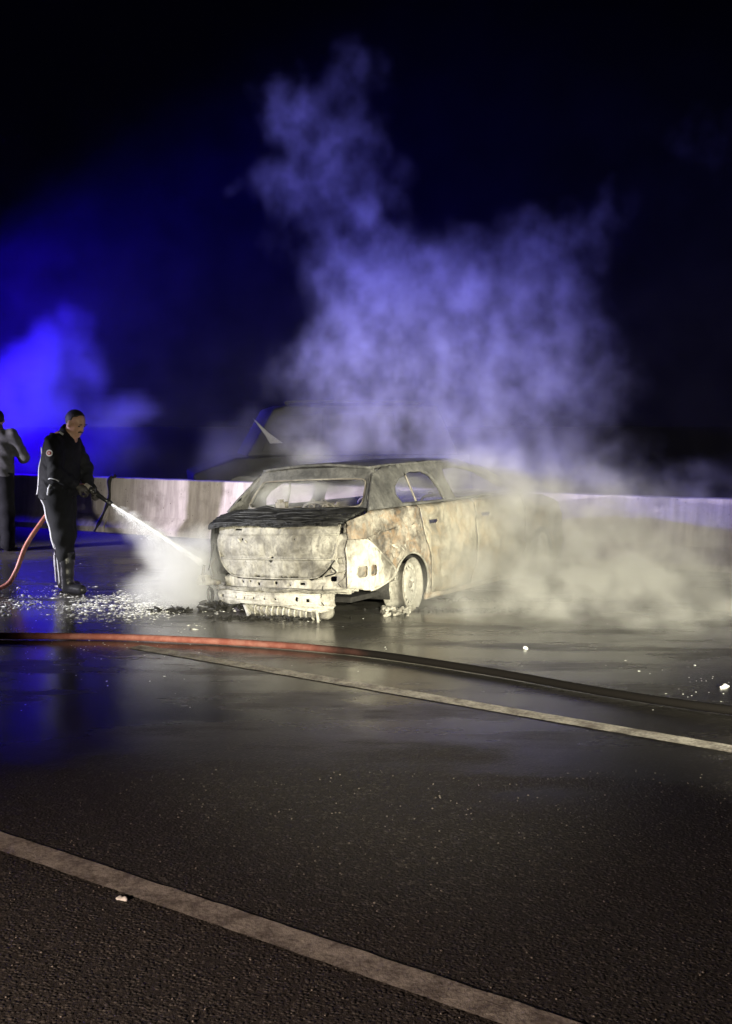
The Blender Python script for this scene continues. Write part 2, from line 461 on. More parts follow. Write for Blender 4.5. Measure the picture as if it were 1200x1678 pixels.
# ================================================================ the burnt car
TH = rad(34)
CA = Vector((math.sin(TH), math.cos(TH), 0)); CR = Vector((math.cos(TH), -math.sin(TH), 0))
CO = Vector((-.7136, 9.2786, 0))
ROLL = .058
from mathutils import Matrix
car = empty('burnt_car')
rollm = Matrix.Translation((.76, 0, 0)) @ Matrix.Rotation(-math.atan(ROLL), 4, 'Y') @ Matrix.Translation((-.76, 0, 0))
car.matrix_world = Matrix.Translation(CO) @ Matrix.Rotation(-TH, 4, 'Z') @ rollm
tag(car, 'burnt-out pale ash-covered hatchback smouldering in front of the barrier', 'car')
def cp(name, me, m, parent=None, th=None):
    o = link(name, me, m, parent or car)
    if th: solid(o, th, 0)
    return o
def carw(u, v, z): return car.matrix_world @ Vector((u, v, z))
# ---- surfaces in car coordinates: u right, v forward, z up
def side_u(v, z):
    u = .795 - .10 * max(0, (z - .5)) ** 1.3 - .20 * max(0, .42 - z) ** 1.6
    if v < .45: u -= .10 * ((.45 - v) / .45) ** 2
    if v > 3.4: u -= .14 * ((v - 3.4) / .7) ** 2
    if z > .86: u = min(u, .74 - (z - .86) * .50) - (.06 * ((.45 - v) / .45) ** 2 if v < .45 else 0) * 0
    # shoulder crease and buckling
    u += .008 * math.exp(-((z - .72) / .025) ** 2) * (1 if v > .3 else 0)
    return u
def side_f(sgn, dent=.012, off=0.0):
    def f(v, z):
        d = dent * fbm((v, z + 3 * sgn, sgn), 3.0) + dent * .5 * fbm((v, z, 7 + sgn), 9.0)
        return (sgn * (side_u(v, z) + d + off), v, z)
    return f
def rear_v(u, z):
    b = .11 * (abs(u) / .75) ** 3
    if z > .70: p = .012 + .03 * (z - .70) / .1
    elif z > .51: p = .004 - .02 * math.sin((z - .51) / .19 * math.pi)
    elif z > .355: p = -.028 + .014 * (.51 - z) / .155
    else: p = .02
    return b + p
def rear_f(off=0.0, dent=.011):
    def f(u, z):
        d = dent * fbm((u, z, 2), 4.0) + dent * .4 * fbm((u, z, 4), 12)
        fl = .004 * math.sin(u * 70) * max(0, 1 - abs(z - .755) / .045) if z > .70 else 0
        return (u, rear_v(u, z) + off + d + fl, z)
    return f
# tailgate (lower, closed part of the hatch)
lid = [(-.655, .80), (-.655, .66), (-.635, .56), (-.58, .46), (-.50, .39), (-.40, .358), (0, .350), (.36, .358), (.455, .39), (.53, .46), (.575, .56), (.60, .66), (.615, .80)]
tg = cp('tailgate', panel('tailgate', lid, rear_f(), [circ(-.02, .505, .017, 8, .022), circ(-.33, .665, .010, 6), circ(.22, .668, .006, 6), rr(-.44, .735, -.36, .747, .005, 2)], .022), M['ash'], th=.006)
cp('crease', tube('crease', [(u, rear_v(u, .70) - .002, .70) for u in np.linspace(-.63, .60, 30)], .007, 6), M['ash'], tg)
cp('crease', tube('crease', [(u, rear_v(u, .508) - .004, .508) for u in np.linspace(-.58, .55, 30)], .008, 6), M['ash'], tg)
cp('lock', tube('lock', [(-.02, -.03, .49), (-.02, -.01, .50), (-.01, .02, .51)], .014, 8), M['char'], tg)
for u, z, s in ((-.36, .655, .018), (-.29, .648, .012), (-.45, .60, .010), (-.22, .62, .008), (.05, .685, .010)):
    lump = sdf_mesh('blister', lambda X: ell_d(X, (0, 0, 0), (s, s * .5, s * .8)) + .3 * s * np.sin(X[..., 0] * 160) * np.sin(X[..., 2] * 130), (-.03, -.02, -.03), (.03, .02, .03), .005)
    o = cp('blister', lump, M['ash2'], tg); o.location = (u, rear_v(u, z) - .004, z)
# hem of the tailgate
hem = [(x, z) for x, z in lid[1:-1]]
hp = catmull([(x * 1.0, rear_v(x, max(z, .36)) - .001, z) for x, z in hem], 4)
cp('hem', tube('hem', hp, .008, 6), M['ash'], tg)
# rear panel below and beside it
def rearlow(u, z):
    x, v, zz = rear_f(.0, .014)(u, z)
    if z < .36: v = .11 * (abs(u) / .75) ** 3 + .005 + .006 * fbm((u, z, 8), 6)
    else: v += .028 + .01 * math.sin(u * 21) * math.sin(z * 23)
    return (x, v, zz)
cornR = [(.30, .358), (.345, .335), (.44, .365), (.545, .455), (.59, .56), (.615, .66), (.63, .80), (.70, .80), (.735, .72), (.735, .25), (.60, .255), (.30, .262), (-.40, .262), (-.58, .275), (-.60, .34), (-.52, .372), (-.42, .340), (0, .332)]
cp('rear_panel', panel('rear_panel', cornR, rearlow, [circ(-.36, .315, .012, 8), circ(-.27, .320, .010, 8), circ(-.18, .300, .013, 8), circ(.0, .312, .014, 8), circ(.14, .296, .008, 8), rr(.24, .30, .29, .318, .006, 2), rr(.52, .33, .57, .37, .012, 3), rr(.47, .47, .57, .53, .02, 3) if False else circ(.66, .50, .016, 8)], .022), M['ash2'], th=.006)
# raised tail-lamp seat on the right corner
def seat(u, z): return (u, rear_v(u, z) - .004 + .03 * (abs((z - .56) / .2) ** 2), z)
cp('lamp_seat', panel('lamp_seat', [(.53, .40), (.62, .40), (.69, .45), (.70, .60), (.66, .71), (.60, .70), (.585, .62), (.56, .52)], seat, [rr(.60, .47, .645, .515, .012, 3)], .02), M['ash2'], th=.012)
cp('lamp_hinge', box_mesh('lamp_hinge', (.63, .045, .535), (.68, .07, .575)), M['ash2'])
# left corner: black lamp hollow
cornL = [(-.665, .80), (-.665, .66), (-.645, .56), (-.59, .455), (-.60, .36), (-.76, .36), (-.79, .42), (-.75, .55), (-.735, .66), (-.76, .70), (-.735, .80)]
cp('lamp_hollow', panel('lamp_hollow', cornL, lambda u, z: (u + .012 * fbm((u, z, 1), 14), .11 * (abs(u) / .75) ** 3 + .05 + .03 * fbm((u, z, 4), 8), z), [], .03, rough=.012), M['char'], th=.03)
# corner panel on the right flank (bumper seat) with the two vents
cornS = [(-.035, .29), (.19, .247), (.28, .262), (.52, .352), (.16, .655), (.0, .66), (-.035, .60)]
def csf(v, z):
    x, vv, zz = side_f(1, .008, .030)(max(v, 0), z)
    return (x, v + .012, zz)
cpn = cp('corner_panel', panel('corner_panel', cornS, csf, [rr(.065, .36, .155, .445, .018, 3), rr(.19, .36, .255, .445, .018, 3)], .022), M['ash2'], th=.010)
edge = catmull([csf(.17, .652), csf(.33, .515), csf(.515, .354), csf(.285, .266), csf(.19, .250)], 6)
cp('flange', tube('flange', edge, .012, 6), M['ash2'], cpn)
for v0, v1 in ((.075, .15), (.195, .25)):
    cp('vent_flap', panel('vent_flap', rr(v0, .37, v1, .44, .012, 2), lambda v, z: (side_u(v, z) + .006 + .1 * (v - v0), v + .012, z), [], .03), M['steel'], cpn, th=.004)
# quarter panels, doors, fenders on both sides
def arch(cx, cz, r, a0, a1, n=16):
    return [(cx + r * math.cos(rad(a0 + (a1 - a0) * k / n)), cz + r * math.sin(rad(a0 + (a1 - a0) * k / n))) for k in range(n + 1)]
WR, WF, WZ = .80, 3.28, .215
quarter = [(.03, .30), (.03, .62), (.05, .80), (.30, .868), (.75, .868), (1.02, .866), (1.03, .62), (1.12, .42), (1.13, .10)] + arch(WR, WZ, .275, -25, 160) + [(.52, .28), (.25, .27)]
rdoor = [(1.032, .866), (1.042, .62), (1.132, .42), (1.14, .11), (1.80, .11), (1.93, .30), (1.95, .60), (1.94, .866)]
fdoor = [(1.95, .866), (1.962, .60), (1.942, .30), (1.815, .11), (2.80, .11), (2.93, .40), (2.96, .70), (2.92, .866)]
fender = [(2.93, .866), (2.972, .70), (2.942, .40), (2.88, .10), (2.99, .10)] + arch(WF, WZ, .29, 200, 340)[::-1][:0] + arch(WF, WZ, .29, 195, -15) + [(3.60, .12), (3.92, .20), (4.02, .40), (4.02, .58), (3.90, .70), (3.4, .82)]
sill = [(1.08, .06), (2.98, .06), (2.98, .115), (1.08, .115)]
for sg in (1, -1):
    cp('quarter_panel', panel('quarter_panel', quarter, side_f(sg, .016), [], .028), M['side'] if sg > 0 else M['soot'], th=.006)
    cp('rear_door', panel('rear_door', rdoor, side_f(sg, .022), [rr(1.14, .70, 1.28, .73, .012, 2)], .035), M['door'], th=.008)
    cp('front_door', panel('front_door', fdoor, side_f(sg, .022), [rr(2.05, .70, 2.19, .73, .012, 2)], .035), M['door'], th=.008)
    cp('front_wing', panel('front_wing', fender, side_f(sg, .018), [], .035), M['door'], th=.006)
    cp('sill', panel('sill', sill, side_f(sg, .006, -.02), [], .04), M['side'], th=.02)
    # roof-side frame with the empty window openings
    frame = [(.30, .87), (.42, 1.00), (.58, 1.15), (.75, 1.195), (1.4, 1.225), (2.0, 1.215), (2.45, 1.13), (2.80, .98), (3.0, .87)]
    w1 = [(.80, .895), (.765, .97), (.80, 1.03), (.92, 1.09), (1.15, 1.145), (1.34, 1.14), (1.44, 1.10), (1.50, 1.00), (1.50, .885)]
    w2 = [(1.68, .885), (1.66, 1.06), (1.69, 1.15), (1.95, 1.16), (2.35, 1.09), (2.68, .96), (2.80, .885)]
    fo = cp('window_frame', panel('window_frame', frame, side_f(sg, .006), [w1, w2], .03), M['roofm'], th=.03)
    cp('divider_bar', tube('divider_bar', catmull([(sg * .70, 1.09, .87), (sg * .655, 1.075, 1.0), (sg * .612, 1.05, 1.135)], 4), .010, 6), M['steel'], fo)
    # bright crumpled flakes of paint above the wheel
    for k in range(7):
        rnd = random.Random(k * 3 + sg); v = rnd.uniform(.42, .80); z = rnd.uniform(.52, .60) + (v - .6) * -.05
        q = [(v, z), (v + rnd.uniform(.02, .05), z + rnd.uniform(-.02, .005)), (v + rnd.uniform(.03, .07), z - rnd.uniform(.02, .05)), (v + .015, z - .02)]
        P = [(sg * (side_u(a, b) + rnd.uniform(.006, .022)), a, b) for a, b in q]
        cp('paint_flake', mesh('paint_flake', P, [(0, 1, 2, 3)]), M['ash2'], th=.002)
# rolled lip of the wheel arch, right
for sg in (1, -1):
    cp('arch_lip', tube('arch_lip', [(sg * (side_u(v, z) + .006), v, z) for v, z in arch(WR, WZ, .272, -20, 165, 24)], .010, 6), M['ash'])
# scorched crumpled top of the right quarter (melted lamp surround hanging over the arch)
def crump(v, z): return (side_u(v, z) + .012 + .022 * fbm((v, z, 31), 11), v, z)
cp('torn_skin', panel('torn_skin', [(.20, .66), (.30, .60), (.44, .50), (.56, .48), (.70, .56), (.86, .62), (.98, .66), (.95, .72), (.80, .70), (.60, .72), (.40, .70)], crump, [], .02, rough=.03), M['side'], th=.004)
# rear deck: black sagging remains of the spoiler and seal
def deck(u, t):
    v = -.035 + .42 * t + .10 * (abs(u) / .75) ** 3 * (1 - t)
    z = .795 + .085 * t + .018 * math.sin(t * 3.1) + .016 * fbm((u * .5, t * 4, 3), 4) - .02 * max(0, (abs(u) - .5) / .25) ** 2
    z += .030 * math.exp(-((u + .34) / .10) ** 2 - ((t - .85) / .2) ** 2)
    return (u, v, z)
cp('rear_deck', panel('rear_deck', [(-.74, 0), (.66, 0), (.68, .5), (.66, 1), (-.70, 1), (-.75, .5)], deck, [], .03, rough=.012), M['soot'], th=.02)
for k in range(7):
    t = .05 + .13 * k; rnd = random.Random(k)
    u0 = -.74 + rnd.uniform(0, .12); u1 = rnd.uniform(.0, .62)
    pts = [Vector(deck(u, min(1, max(0, t + .06 * fbm((u, k, 1), 2))))) + Vector((0, 0, .008)) for u in np.linspace(u0, u1, 26)]
    cp('seal_fold', tube('seal_fold', pts, lambda q: .012 * (1 - abs(2 * q - 1) ** 3) + .002, 6), M['soot'])
drape = [deck(u, .0) for u in np.linspace(-.74, .62, 40)]
def drp(u, t):
    x, v, z = deck(u, 0); h = .018 + .012 * fbm((u, 0, 5), 6) + .02 * math.exp(-((u + .70) / .06) ** 2) + .012 * max(0, fbm((u, 1, 2), 3))
    return (x, v - .004 - .008 * t, z - h * t)
cp('spoiler_lip', panel('spoiler_lip', [(-.74, 0), (.63, 0), (.63, 1), (-.74, 1)], lambda u, t: drp(u, t), [], .05), M['soot'], th=.01)
# hatch window frame (glass gone)
def hatch(u, t):
    v = .39 + .23 * t + .05 * (abs(u) / .7) ** 2 * (1 - .4 * t); z = .875 + .325 * t
    return (u, v + .004 * fbm((u, t, 1), 6), z)
hw = lambda t: .735 - .16 * t
fr = [(-hw(0), 0), (hw(0), 0), (hw(.5), .5), (hw(1), 1), (.3, 1.03), (-.3, 1.03), (-hw(1), 1), (-hw(.5), .5)]
win = [(-.555, .06), (-.3, .035), (0, .03), (.30, .035), (.535, .06), (.575, .14), (.575, .30), (.555, .60), (.53, .70), (.46, .735), (.2, .75), (-.2, .75), (-.46, .735), (-.53, .70), (-.565, .5), (-.60, .16)]
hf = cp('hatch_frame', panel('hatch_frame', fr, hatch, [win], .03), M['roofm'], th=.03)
cp('window_seal', tube('window_seal', [Vector(hatch(u, t)) + Vector((0, -.017, 0)) for u, t in catmull([(u, t, 0) for u, t in win] + [(win[0][0], win[0][1], 0)], 3) for u, t in [(u, t)]] if False else [Vector(hatch(p.x, p.y)) + Vector((0, -.017, .002)) for p in catmull([(u, t, 0) for u, t in win + win[:1]], 3)], .007, 6), M['steel'], hf)
# roof, warped by the heat
def roof(u, v):
    z = 1.205 + .035 * (1 - (u / .58) ** 2) + .015 * math.sin((v - .6) / 1.9 * math.pi) - .02 * math.exp(-((v - 1.0) / .18) ** 2 - ((u - .25) / .3) ** 2)
    return (u, v, z + .008 * fbm((u, v, 1), 3) - .03 * max(0, v - 1.9) ** 1)
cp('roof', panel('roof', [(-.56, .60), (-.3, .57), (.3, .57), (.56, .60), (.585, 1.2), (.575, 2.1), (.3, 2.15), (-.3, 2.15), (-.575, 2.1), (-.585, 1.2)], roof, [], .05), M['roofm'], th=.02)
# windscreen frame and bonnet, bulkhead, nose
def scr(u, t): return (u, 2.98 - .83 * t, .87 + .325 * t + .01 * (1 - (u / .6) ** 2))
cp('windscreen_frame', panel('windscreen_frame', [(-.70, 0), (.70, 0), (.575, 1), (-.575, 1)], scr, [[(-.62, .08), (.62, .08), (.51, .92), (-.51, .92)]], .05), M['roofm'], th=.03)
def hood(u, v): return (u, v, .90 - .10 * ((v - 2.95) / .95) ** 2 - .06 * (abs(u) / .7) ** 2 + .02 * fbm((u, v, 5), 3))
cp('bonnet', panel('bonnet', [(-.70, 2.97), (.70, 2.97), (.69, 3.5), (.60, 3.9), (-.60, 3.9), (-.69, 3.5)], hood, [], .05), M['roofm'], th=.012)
cp('nose', panel('nose', [(-.66, .22), (.66, .22), (.68, .55), (.60, .76), (-.60, .76), (-.68, .55)], lambda u, z: (u, 4.0 - .12 * (abs(u) / .7) ** 3 - .1 * max(0, z - .5), z + .01 * fbm((u, z, 1), 5)), [rr(-.3, .3, .3, .42, .03, 3)], .05), M['side'], th=.01)
# floor, wheel boxes and charred innards
fl = box_mesh('floor_pan', (-.66, .10, .16), (.66, 3.9, .20)); cp('floor_pan', fl, M['char'])
for sg in (1, -1):
    for c in (WR, WF):
        V, F = [], []; n = 14
        for k in range(n + 1):
            a = rad(-15 + 210 * k / n)
            for uu in (.46, .765): V.append((sg * uu, c + .31 * math.cos(a), WZ + .31 * math.sin(a)))
        for k in range(n): F.append((2*k, 2*k+1, 2*k+3, 2*k+2))
        cp('wheel_housing', mesh('wheel_housing', V, F, True), M['char'], th=.006)
def seatframe(u, v, h):
    P = catmull([(u - .2, v, .32), (u - .21, v - .06, .62), (u - .17, v - .12, .86), (u, v - .13, .90), (u + .17, v - .12, .86), (u + .21, v - .06, .62), (u + .2, v, .32)], 6)
    o = cp('seat_frame', tube('seat_frame', P, .014, 8), M['steel'])
    for du in (-.06, .06):
        cp('head_rest_post', tube('head_rest_post', catmull([(u + du - .02, v - .13, .88), (u + du - .02, v - .13, .925 + h), (u + du + .02, v - .13, .925 + h), (u + du + .02, v - .13, .88)], 4), .006, 6), M['steel'], o)
    for z in (.45, .6, .75):
        cp('seat_spring', tube('seat_spring', catmull([(u - .2, v - .03 - (z - .32) * .17, z), (u - .07, v - .06 - (z - .32) * .17, z + .02), (u + .07, v - .02 - (z - .32) * .17, z - .01), (u + .2, v - .03 - (z - .32) * .17, z)], 4), .006, 6), M['steel'], o)
for u, v, h in ((.34, 2.15, .0), (-.34, 2.1, .01), (.33, 1.25, .0), (-.33, 1.2, .0)): seatframe(u, v, h)
cp('wiper_motor', box_mesh('wiper_motor', (-.30, .42, .885), (-.20, .47, .945)), M['steel'])
cp('wiper_motor', box_mesh('wiper_motor', (-.27, .41, .94), (-.24, .46, .965)), M['steel'])
for u in (.10, .24):
    cp('spring_hoop', tube('spring_hoop', [(u + .028 * math.cos(rad(a)), .40, .895 + .028 * math.sin(rad(a))) for a in range(0, 181, 15)], .004, 6), M['steel'])
dash = cp('dashboard', panel('dashboard', [(-.62, .55), (.62, .55), (.62, .84), (-.62, .84)], lambda u, z: (u, 2.62 + .04 * fbm((u, z, 2), 6), z + .02 * fbm((u, z, 5), 4)), [], .08), M['char'], th=.08)
# bumper beam
bz = lambda u: .255 - .0 * u
def beam(u, t): return (u, -.105 + .12 * (abs(u + .03) / .6) ** 2.4 - .018 * math.sin(t * math.pi) + .006 * fbm((u, t, 1), 5), .255 - .112 * t - (.012 * u if u > 0 else 0))
hol = [circ(u, .50, .010, 8, .09) for u in (-.34, -.24, -.14, -.03, .08)] + [rr(.27, .30, .292, .62, .008, 2), rr(.36, .42, .385, .66, .008, 2), rr(-.55, .38, -.51, .58, .01, 2)]
def beam_out(): return [(-.62, .05), (-.5, .0), (.52, .0), (.575, .1), (.575, .9), (.54, 1.25), (.44, 1.45), (.30, 1.28), (.14, 1.0), (-.30, .92), (-.46, 1.12), (-.60, .98)]
bb = cp('bumper_beam', panel('bumper_beam', beam_out(), beam, hol, .025), M['ash2'], th=.010)
cp('beam_top', panel('beam_top', [(-.62, 0), (.575, 0), (.575, 1), (-.62, 1)], lambda u, t: (u, Vector(beam(u, 0)).y + .10 * t, .256 + .006 * math.sin(u * 9) - (.012 * u if u > 0 else 0) + .012 * t), [], .05), M['ash'], bb, th=.008)
cp('beam_rib', tube('beam_rib', [Vector(beam(u, .12)) + Vector((0, -.006, 0)) for u in np.linspace(-.60, .56, 30)], .007, 6), M['ash2'], bb)
cp('beam_rib', tube('beam_rib', [Vector(beam(u, .86)) + Vector((0, -.004, 0)) for u in np.linspace(-.34, .24, 20)], .006, 6), M['ash2'], bb)
# strip of torn bumper skin hanging over the beam
def strip(u, t): return (u, -.13 + .14 * (abs(u) / .75) ** 2.5 + .03 * fbm((u, t, 3), 4), .285 - .028 * t - .018 * max(0, u) + .016 * fbm((u, 0, 9), 3))
cp('bumper_strip', panel('bumper_strip', [(-.60, .1), (-.3, 0), (.3, .1), (.74, .0), (.74, 1), (.4, .8), (.0, 1), (-.4, .7), (-.62, .9)], strip, [], .035, rough=.02), M['ash'], th=.006)
# left bracket and towing eye
br = cp('bumper_bracket', panel('bumper_bracket', [(-.845, .275), (-.60, .285), (-.60, .318), (-.70, .325), (-.71, .36), (-.835, .365)], lambda u, z: (u, -.01 + .10 * max(0, -u - .6) + .012 * fbm((u, z, 3), 9), z), [rr(-.80, .315, -.745, .352, .01, 2)], .02), M['ash2'], th=.05)
cp('bracket_rod', tube('bracket_rod', [(-.78, .0, .30), (-.775, -.01, .37), (-.765, .0, .45)], .014, 8), M['steel'], br)
cp('towing_eye', tube('towing_eye', [(-.695 + .026 * math.cos(rad(a)), -.02, .20 + .055 * math.sin(rad(a))) for a in range(0, 361, 20)], .013, 8), M['char'])
# muffler with heat-shield ribs
def muf(X):
    d = cone_d(X, (-.26, .02, .105), (.46, .05, .085), .062, .060)
    return d
mm = cp('muffler', sdf_mesh('muffler', muf, (-.36, -.07, .0), (.56, .15, .2), .012), M['ash'])
for k, u in enumerate(np.linspace(-.20, .42, 12)):
    c = (u, .02 + .03 * (u + .26) / .72, .105 - .02 * (u + .26) / .72)
    cp('rib', tube('rib', [(c[0] + .02 * math.sin(rad(a)), c[1] + .066 * math.cos(rad(a)), c[2] + .066 * math.sin(rad(a))) for a in range(90, 271, 15)], .007, 6), M['ash2'], mm)
cp('exhaust_pipe', tube('exhaust_pipe', catmull([(-.24, .04, .11), (-.34, .0, .14), (-.44, -.04, .125), (-.48, -.06, .06)], 6), .024, 10), M['char'])
cp('hanging_bracket', tube('hanging_bracket', catmull([(-.30, -.04, .13), (-.22, -.10, .07), (-.15, -.17, .035), (-.10, -.20, .035)], 5), lambda t: .022 - .008 * t, 8), M['ash2'])
cp('hanging_bracket', tube('hanging_bracket', catmull([(.44, -.06, .11), (.455, -.07, .06), (.45, -.06, .02)], 5), .012, 6), M['ash2'])
# scorched wires and scraps dangling from the tail
rw = random.Random(77)
for u0, z0, L in ((-.70, .62, .22), (-.67, .50, .16), (.585, .50, .12), (.47, .30, .15), (-.52, .27, .14), (.20, .26, .10), (-.10, .15, .11), (.66, .40, .10)):
    v0 = rear_v(u0, max(z0, .36)) - .03
    P = [(u0, v0 + .02, z0), (u0 + rw.uniform(-.03, .03), v0 - .03, z0 - L * .35), (u0 + rw.uniform(-.05, .05), v0 - .02, z0 - L * .75), (u0 + rw.uniform(-.06, .06), v0 - .035, max(.03, z0 - L))]
    cp('wire', tube('wire', catmull(P, 6), rw.uniform(.003, .006), 6), M['char'] if rw.random() < .6 else M['steel'])
# suspension arm and axle
cp('axle', tube('axle', [(-.6, WR, .19), (0, WR - .06, .2), (.6, WR, .19)], .035, 10), M['char'])
# wheels: bare steel rims, tyres burnt away
def rim_mesh():
    prof = [(-.10, .150), (-.10, .222), (-.088, .224), (-.082, .210), (-.05, .196), (-.02, .176), (.02, .176), (.045, .192), (.075, .206), (.082, .224), (.094, .223), (.092, .205), (.070, .190), (.045, .178)]
    V, F = [], []; n = 48
    for k in range(n):
        a = 2 * math.pi * k / n
        for x, r_ in prof: V.append((x, r_ * math.cos(a), r_ * math.sin(a)))
    m = len(prof)
    for k in range(n):
        k2 = (k + 1) % n
        for q in range(m - 1): F.append((k*m+q, k2*m+q, k2*m+q+1, k*m+q+1))
    return fix(mesh('rim', V, F, True))
def dish_f(y, z):
    r_ = math.hypot(y, z)
    x = .050 if r_ > .15 else .050 + .022 * math.cos((r_ - .085) / .065 * math.pi / 2) if r_ > .085 else .072 - .03 * math.cos(r_ / .085 * math.pi / 2) * (r_ < .05)
    return (x, y, z)
rimM = rim_mesh()
dishM = panel('dish', circ(0, 0, .188, 40), dish_f, [circ(.146 * math.cos(k * math.pi / 8), .146 * math.sin(k * math.pi / 8), .012, 8) for k in range(16)] + [circ(0, 0, .028, 12)], .022)
hubM = tube('hub', [(.0, 0, 0), (.062, 0, 0), (.075, 0, 0)], lambda t: .034 if t < .9 else .026, 14)
nutM = tube('nut', [(.05, 0, 0), (.075, 0, 0)], .011, 6, smooth=False)
rimM.materials.append(M['ash']); dishM.materials.append(M['wheel']); hubM.materials.append(M['steel']); nutM.materials.append(M['steel'])
for sg in (1, -1):
    for c in (WR, WF):
        wv = empty('wheel'); wv.parent = car; wv.location = (sg * .705, c, WZ + .006 + (0 if sg > 0 else .078)); wv.rotation_euler = (rad(17 * c), 0, rad(10) if sg > 0 else math.pi)
        link('rim', rimM, None, wv); solid(link('dish', dishM, None, wv), .006, 0); link('hub', hubM, None, wv)
        for k in range(4):
            o = link('nut', nutM, None, wv); o.location = (.0, .06 * math.cos(k * math.pi / 2), .06 * math.sin(k * math.pi / 2))
        link('drum', tube('drum', [(-.06, 0, 0), (.03, 0, 0)], .12, 20), M['steel'], wv)

# ---- debris on the ground by the car
def lumps(name, spots, m, h=.008, label=None, cat=None, group=None, kind=None, seed=0):
    """heap of fused lumps: spots = (x,y,z,r)"""
    lo = [min(s[i] - s[3] for s in spots) - .02 for i in range(3)]; hi = [max(s[i] + s[3] for s in spots) + .02 for i in range(3)]
    lo[2] = max(lo[2], -.02)
    def f(X):
        d = None
        for x, y, z, r_ in spots:
            e = np.linalg.norm((X - np.array((x, y, z))) * np.array((1, 1, 1.15)), axis=-1) - r_
            d = e if d is None else smin(d, e, .012)
        return d + .006 * np.sin(X[..., 0] * 150 + seed) * np.sin(X[..., 1] * 130 + 2) * np.sin(X[..., 2] * 170)
    o = link(name, sdf_mesh(name, f, lo, hi, h), m); tag(o, label, cat, group, kind); return o
def scrap_heap(name, cx, cy, n, spread, m, label, cat, seed, zs=.05, size=(.03, .10)):
    """tangle of thin twisted strips lying on the road, fused by a crust"""
    r_ = random.Random(seed); V, F = [], []
    for k in range(n):
        p = Vector((cx + r_.gauss(0, spread[0]), cy + r_.gauss(0, spread[1]), r_.uniform(.002, zs)))
        L = r_.uniform(*size); a = r_.uniform(0, 6.28); tz = r_.uniform(-.4, .4) * min(1, zs / .03); b0 = len(V); w_ = r_.uniform(.004, .014); cv = r_.uniform(-1.6, 1.6)
        tw = r_.uniform(0, 3)
        for i in range(5):
            t = i / 4 - .5; aa = a + cv * t
            c_ = p + Vector((math.cos(aa) * L * t, math.sin(aa) * L * t, tz * L * t)); c_.z = max(c_.z, .003)
            s_ = Vector((-math.sin(aa) * math.cos(tw), math.cos(aa) * math.cos(tw), math.sin(tw))) * w_ * (1 - abs(t) * r_.uniform(.3, 1.4))
            up = Vector((0, 0, .004))
            for q in (s_ + up, -s_ + up, -s_ - up, s_ - up):
                v = c_ + q; v.z = max(v.z, .001); V.append(v)
        for i in range(4):
            for q in range(4): F.append((b0+i*4+q, b0+i*4+(q+1)%4, b0+i*4+4+(q+1)%4, b0+i*4+4+q))
        F.append((b0, b0+3, b0+2, b0+1)); F.append((b0+16, b0+17, b0+18, b0+19))
    o = link(name, fix(mesh(name, V, F)), m); tag(o, label, cat, None, 'stuff'); return o
rnd = random.Random(11)
c = carw(.74, .60, 0)
lumps('ash_heap', [(c.x + rnd.uniform(-.11, .12), c.y + rnd.uniform(-.10, .06), rnd.uniform(.0, .055), rnd.uniform(.008, .024)) for k in range(60)], M['ash'], .006,
      'crumbling pale ash heap under the bare rear wheel', 'ash heap')
g = carw(-.58, -.04, 0)
scrap_heap('charred_debris', g.x, g.y, 60, (.10, .05), M['char'], 'black twisted charred debris under the left rear corner', 'debris', 3, .07, (.05, .16))
g = carw(-.86, -.34, 0)
scrap_heap('charred_debris', g.x, g.y, 26, (.13, .03), M['char'], 'low black charred scraps on wet road left of the rear corner', 'debris', 5, .025, (.03, .12))
g = carw(.05, -.14, 0)
scrap_heap('charred_debris', g.x, g.y, 90, (.26, .035), M['char'], 'dark scraps strewn along the ground under the bumper beam', 'debris', 8, .02, (.02, .09))
g = carw(1.05, 1.0, 0)
scrap_heap('ash_ridge', g.x, g.y, 130, (.30, .02), M['char'], 'dark ash ridge on the road right of the bare wheel', 'ash', 21, .016, (.02, .10))
g = carw(1.20, 1.75, 0)
scrap_heap('ash_ridge', g.x, g.y, 110, (.30, .02), M['char'], 'thin dark ash streak on the road below the steaming doors', 'ash', 22, .014, (.02, .10))

# ================================================================ hoses
def hose(name, P, r, m, label, squash=.85):
    o = link(name, tube(name, catmull(P, 10), r, 14, squash=squash), m); tag(o, label, 'hose'); return o
HR = .031
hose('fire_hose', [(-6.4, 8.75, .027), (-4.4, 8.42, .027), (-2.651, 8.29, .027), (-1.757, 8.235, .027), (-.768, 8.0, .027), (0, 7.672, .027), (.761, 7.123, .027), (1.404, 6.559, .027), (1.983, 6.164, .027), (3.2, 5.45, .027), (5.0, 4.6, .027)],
     .028, M['hose'], 'thick red fire hose lying across the wet road in front of the burnt car')

